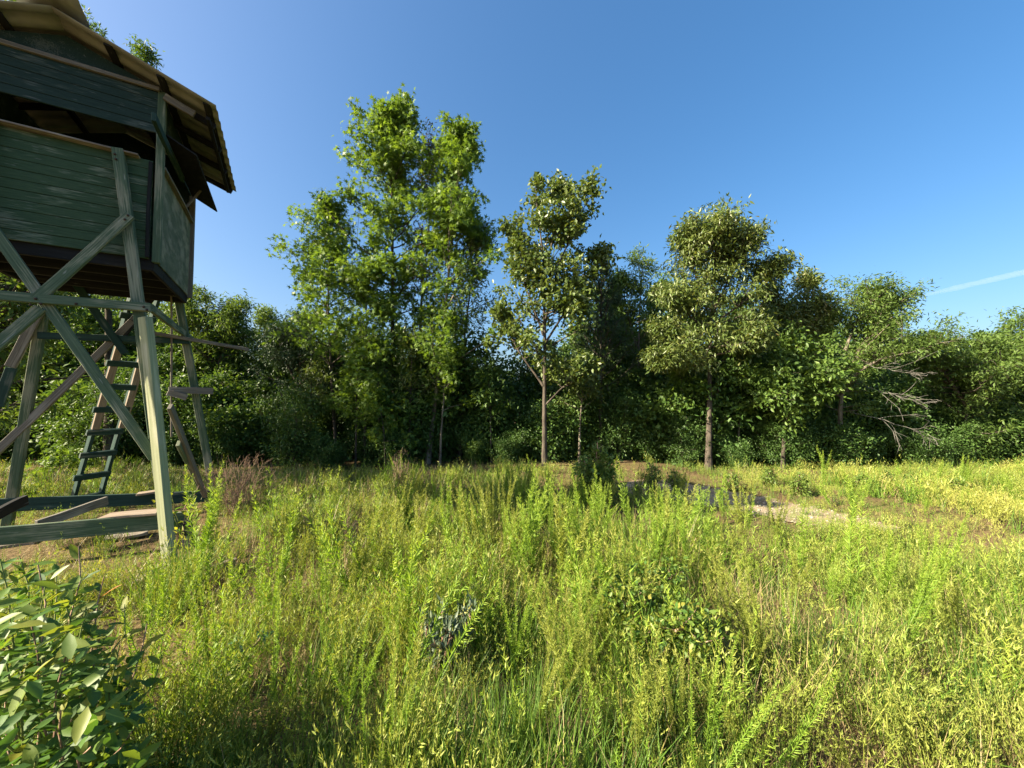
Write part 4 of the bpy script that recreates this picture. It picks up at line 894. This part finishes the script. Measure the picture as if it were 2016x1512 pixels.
# --- broad leaved bush at the bottom left, leaf by leaf
def leaf_mesh(seed, mat):
    r = random.Random(seed); n = 7; V_, F_ = [], []; bend = r.uniform(.12, .45); cup = r.uniform(.1, .3)
    for i in range(n):
        t = i / (n - 1); wd_ = .2 * math.sin(math.pi * min(1, t * .93 + .05)) ** .75 * (1 - .12 * t) if 0 < i < n - 1 else .006
        z = -bend * t * t
        for s in (-1, -.5, 0, .5, 1): V_.append((t, s * wd_, z + cup * abs(s) * wd_ + .015 * math.sin(t * 14 + s * 2)))
    for i in range(n - 1):
        for j in range(4): x = i * 5 + j; F_.append((x, x + 1, x + 6, x + 5))
    return mesh_np('leaf', np.array(V_), np.array(F_), mat, np.full(len(V_), .5), True)
def one_leaf(name, c, c2, trans=.4):
    m, n, l, b_ = new_mat(name); tc = n.new('ShaderNodeTexCoord'); oi = n.new('ShaderNodeObjectInfo')
    pass
    r = ramp(n, [(0, c), (1, c2)]); l.new(oi.outputs['Random'], r.inputs[0]); l.new(r.outputs[0], b_.inputs['Base Color']); b_.inputs['Roughness'].default_value = .55; b_.inputs['Specular IOR Level'].default_value = .3
    pass
    t = n.new('ShaderNodeBsdfTranslucent'); mc = n.new('ShaderNodeMix'); mc.data_type = 'RGBA'; mc.blend_type = 'MULTIPLY'; mc.inputs[0].default_value = 1; l.new(r.outputs[0], mc.inputs[6]); mc.inputs[7].default_value = (1.3, 1.25, .5, 1); l.new(mc.outputs[2], t.inputs[0])
    s = n.new('ShaderNodeMixShader'); s.inputs[0].default_value = trans; l.new(b_.outputs[0], s.inputs[1]); l.new(t.outputs[0], s.inputs[2]); l.new(s.outputs[0], n['Material Output'].inputs[0]); return m
LG = one_leaf('green_bush_leaf', (.045, .105, .025), (.095, .18, .04)); LY = one_leaf('young_bush_leaf', (.10, .18, .028), (.23, .24, .04), .5); LO = one_leaf('orange_bush_leaf', (.38, .12, .04), (.30, .20, .09))
BL = [[leaf_mesh(i + 10 * j, m) for i in range(4)] for j, m in enumerate((LG, LY, LO))]
def broad_bush(base, stems, label, seed, size=.095, per=14):
    r = np.random.default_rng(seed); root = empty('broadleaf_bush', base); tag(root, label, 'bush')
    for si, tip in enumerate(stems):
        tip = np.array(tip) - np.array(base); P = resample([(r.uniform(-.06, .06), r.uniform(-.06, .06), 0), tuple(tip * np.array([.45, .45, .55])), tuple(tip)], 9); P[1:-1] += r.standard_normal((7, 3)) * .012
        V_, F_ = tubes(P[None], np.linspace(.006, .0022, 9)[None], 5); obj('stem', mesh_np('stem', V_, F_, M['twig'] if si % 2 else M['stem'], smooth=True), root)
        for k in range(per):
            t = .22 + .78 * (k + r.uniform(0, .6)) / per; t = min(t, .995)
            p, d = interp_poly(P[None], np.array([0]), np.array([t])); p, d = p[0], d[0]; az = k * 2.4 + r.uniform(-.5, .5)
            out = nrm(np.array([math.cos(az), math.sin(az), r.uniform(-.1, .55) + .5 * t]) + d * .3); nn = np.array([0, 0, 1.]) + r.standard_normal(3) * .45
            y_ = nrm(np.cross(nn, out)); z_ = np.cross(out, y_); s = size * r.uniform(.7, 1.2) * (1.1 - .45 * t)
            kind = 0 if t < .48 or r.random() < .25 else 1
            if t > .8 and r.random() < .06: kind = 2
            o = bpy.data.objects.new('leaf', BL[kind][int(r.integers(0, 4))]); COL.objects.link(o); o.parent = root
            o.matrix_basis = Matrix(((out[0] * s, y_[0] * s, z_[0] * s, p[0]), (out[1] * s, y_[1] * s, z_[1] * s, p[1]), (out[2] * s, y_[2] * s, z_[2] * s, p[2]), (0, 0, 0, 1)))
    return root
tips = [at(*q_) for q_ in ((38, 1095, 1.75), (155, 1075, 1.7), (90, 1150, 1.5), (-30, 1120, 1.6), (170, 1195, 1.45), (60, 1220, 1.35), (235, 1270, 1.5), (130, 1290, 1.3), (10, 1290, 1.25), (-60, 1200, 1.4), (215, 1365, 1.35), (120, 1400, 1.2), (30, 1400, 1.2), (260, 1440, 1.35), (-60, 1330, 1.2), (180, 1470, 1.2), (70, 1500, 1.15), (-40, 1450, 1.15), (110, 1110, 1.9), (200, 1240, 1.7), (270, 1330, 1.55), (300, 1480, 1.4), (0, 1100, 1.5), (75, 1112, 1.55), (122, 1165, 1.5), (205, 1135, 1.8), (245, 1190, 1.75), (290, 1225, 1.8), (318, 1290, 1.7))]
bb_ = (-1.62, 1.42, gzf(-1.6, 1.4))
broad_bush(bb_, tips, 'broad leaved bush with yellow young leaves, bottom left corner', 3, .105, 10)
rb_ = bpy.data.objects['broadleaf_bush']; q = np.random.default_rng(12); A = Acc(); n_ = 1500
pp = q.uniform(0, 1, (n_, 3)); px_ = -60 + 360 * pp[:, 0]; Yb = 1.15 + .55 * pp[:, 1]; zt = np.interp(px_, [-60, 150, 290], [1.14, 1.08, .6])
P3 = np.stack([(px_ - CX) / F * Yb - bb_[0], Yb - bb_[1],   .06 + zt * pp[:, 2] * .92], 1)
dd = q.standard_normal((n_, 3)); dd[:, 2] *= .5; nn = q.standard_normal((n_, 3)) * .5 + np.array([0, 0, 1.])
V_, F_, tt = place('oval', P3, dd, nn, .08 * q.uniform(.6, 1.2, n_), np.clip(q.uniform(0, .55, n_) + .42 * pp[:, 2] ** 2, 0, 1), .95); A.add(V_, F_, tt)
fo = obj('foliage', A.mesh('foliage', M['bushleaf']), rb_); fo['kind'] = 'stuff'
# leafy plant hanging over the low deck by the post
pb = gnd(352, 1078); broad_bush(tuple(pb), [at(335, 962, pb.y - .1), at(392, 955, pb.y + .1), at(300, 985, pb.y - .2), at(372, 975, pb.y - .2), at(345, 1000, pb.y - .2), at(395, 1000, pb.y)], 'dark drooping leaved plant growing up beside the black post', 8, .12, 6)

# --- single bushes of small leaves
def small_bush(name, label, base, seed, leaders, prof, nb, mat, cat='bush', **kw):
    t = empty(name, base); tag(t, label, cat); wd, lv = grow(seed, leaders, prof, nb, **kw)
    obj('stems', wd.mesh('stems', M[kw.get('bm', 'twig')] if False else M['twig'], True), t); f = obj('foliage', lv.mesh('foliage', M[mat]), t); f['kind'] = 'stuff'; return t
p = gnd(1300, 1330)
small_bush('round_leaved_bush', 'dense dark bush with small round leaves in the middle foreground', (p.x, p.y + .1, gzf(p.x, p.y)), 301, bush_leaders(301, 12, .66, .42), [(0, .14), (.5, .22), (1, .1)], 15, 'bushleaf', t0=.1, elev=(0, 45), m2=4, m3=2, k=4, leaf='broad', size=.038, r0=.006, spread=.03, l3=.07, tint_hi=.12, wid=1.1)
p = gnd(872, 1345)
small_bush('grey_leaved_plant', 'grey green plant with upright narrow leaves in the foreground', (p.x, p.y, gzf(p.x, p.y)), 302, bush_leaders(302, 16, .42, .2), [(0, .05), (1, .05)], 9, 'grey_leaf', 'plant', t0=.1, elev=(50, 80), m2=2, m3=1, k=3, leaf='lance', size=.06, r0=.004, spread=.012, l3=.05, droop=-1.0, upn=0)
p = gnd(1175, 985)
small_bush('leafy_weed_bush', 'leafy green bush standing at the near end of the path', (p.x, p.y, gzf(p.x, p.y)), 303, bush_leaders(303, 8, .95, .32) + [([(0, 0, 0), (0, 0, .6), (.05, 0, 1.2)], 1)], [(0, .2), (.5, .28), (1, .12)], 14, 'fine', t0=.1, elev=(0, 45), m2=4, m3=2, k=4, leaf='oval', size=.075, r0=.008, spread=.05, l3=.12, tint_hi=.15)
p = gnd(350, 1400)
small_bush('blue_green_weed', 'leaning blue green leafy stalk right of the broad leaved bush', (p.x, p.y, gzf(p.x, p.y)), 304, [([(0, 0, 0), (.12, .1, .12), (.28, .25, .32)], 1), ([(0, 0, 0), (.1, .05, .08), (.2, .2, .2)], 1)], [(0, .06), (1, .04)], 12, 'blue_leaf', 'weed', t0=.1, elev=(10, 50), m2=2, m3=1, k=3, leaf='broad', size=.045, r0=.004, spread=.015, l3=.04)
for k, (px, py, hh, lb_) in enumerate([(1283, 905, .85, 'leafy upright weed at the far side of the path head'), (1330, 925, .7, 'second leafy upright weed, on the path edge'), (1442, 925, .9, 'leafy upright weed beyond the path against the dark wood'), (1512, 925, .8, 'leafy upright weed beyond the path, right of another like it'),
                                       (1572, 930, .7, 'leafy upright weed on the grassy rise below the bright spreading tree'), (1700, 935, .8, 'leafy upright weed on the grassy rise below the bare white limbs'), (1795, 938, .9, 'tallest leafy weed on the grassy rise at the right'), (1745, 950, .6, 'short leafy weed on the grassy rise between two taller ones'), (1880, 950, .7, 'leafy weed on the grassy rise near the right edge')]):
    Y = 7.0 + .25 * (k % 4) if k > 1 else 7.2; tp = at(px, py, Y); g0 = gzf(tp.x, Y); h = max(.35, tp.z - g0)
    small_bush('leafy_weed', lb_, (tp.x, Y, g0), 310 + k, bush_leaders(310 + k, 3, h * .8, .12) + [([(0, 0, 0), (.02, 0, h * .5), (0, .02, h)], 1)], [(0, .1), (.6, .12), (1, .05)], 14, 'fine', 'weed', t0=.12, elev=(15, 50), m2=2, m3=1, k=4, leaf='oval', size=.055, r0=.005, spread=.03, l3=.06, tint_hi=.2)
# dry twiggy bush and dead stalks
def dry_bush(label, base, seed, n, h, s):
    q = np.random.default_rng(seed); A = Acc(); az = q.uniform(0, 6.28, n); ln = q.uniform(.1, s, n); d = np.stack([np.cos(az) * np.sin(ln), np.sin(az) * np.sin(ln), np.cos(ln)], 1)
    st = np.zeros((n, 3)); st[:, :2] = q.standard_normal((n, 2)) * .06; Ln = h * q.uniform(.5, 1.1, n); P = walk(q, st, d, Ln, 6, .02, .12)
    V_, F_ = tubes(P, np.linspace(.005, .0018, 6)[None] * np.ones((n, 1)), 4); A.add(V_, F_)
    B, l_ = spawn(q, P, 7, .25, 1, 32, lambda t: .4 * (1.2 - .6 * t), 4, .03, .15, Ln); V_, F_ = tubes(B, np.linspace(.0026, .0012, 4)[None] * np.ones((len(B), 1)), 3); A.add(V_, F_)
    B2, _ = spawn(q, B, 4, .3, 1, 30, lambda t: .5 + 0 * t, 3, .03, .15, l_); V_, F_ = tubes(B2, np.full((len(B2), 3), .0012), 3); A.add(V_, F_)
    o = obj('dry_bush', A.mesh('dry_bush', M['twig'])); o.location = (*base, gzf(*base)); tag(o, label, 'bush')
for px, py, h, l_, n, s in ((478, 1020, .8, 'reddish dry twiggy bush right of the stand', 22, .7), (455, 1010, .7, 'smaller dry twiggy bush between the stand and the reddish one', 14, .7), (790, 975, .75, 'dry brown stalks standing at the wood edge below the tallest tree', 16, .4), (640, 1090, .6, 'bare dead stalk bent over the shaded grass left of centre', 4, .9), (850, 975, .5, 'dry stalks just right of the taller brown ones at the wood edge', 10, .5)):
    p = gnd(px, py); dry_bush(l_, (p.x, p.y), int(px), n, h, s)

# ------------------------------------------------------------------ contrail, high and far
def contrail():
    a, b_ = at(1790, 588, 5200), at(2300, 470, 5200); P = np.array([a.lerp(b_, t) for t in np.linspace(0, 1, 24)])
    rad = 44 * np.interp(np.linspace(0, 1, 24), [0, .12, 1], [.15, .8, 1.25]) * (1 + .12 * np.random.default_rng(1).standard_normal(24))
    V_, F_ = tubes(P[None], rad[None], 12); n = len(V_); F4 = [F_, ]
    me = mesh_np('contrail', V_, [F_, np.array([list(range(12))]), np.array([list(range(n - 12, n))])])
    m = bpy.data.materials.new('ice_cloud'); m.use_nodes = True; nt = m.node_tree; nt.nodes.remove(nt.nodes['Principled BSDF'])
    v = nt.nodes.new('ShaderNodeVolumePrincipled'); v.inputs['Color'].default_value = (1, 1, 1, 1); v.inputs['Density'].default_value = .0009
    nt.links.new(v.outputs[0], nt.nodes['Material Output'].inputs['Volume']); me.materials.append(m)
    o = obj('contrail', me); tag(o, 'thin white vapour trail in the sky at the right', 'contrail')
contrail()
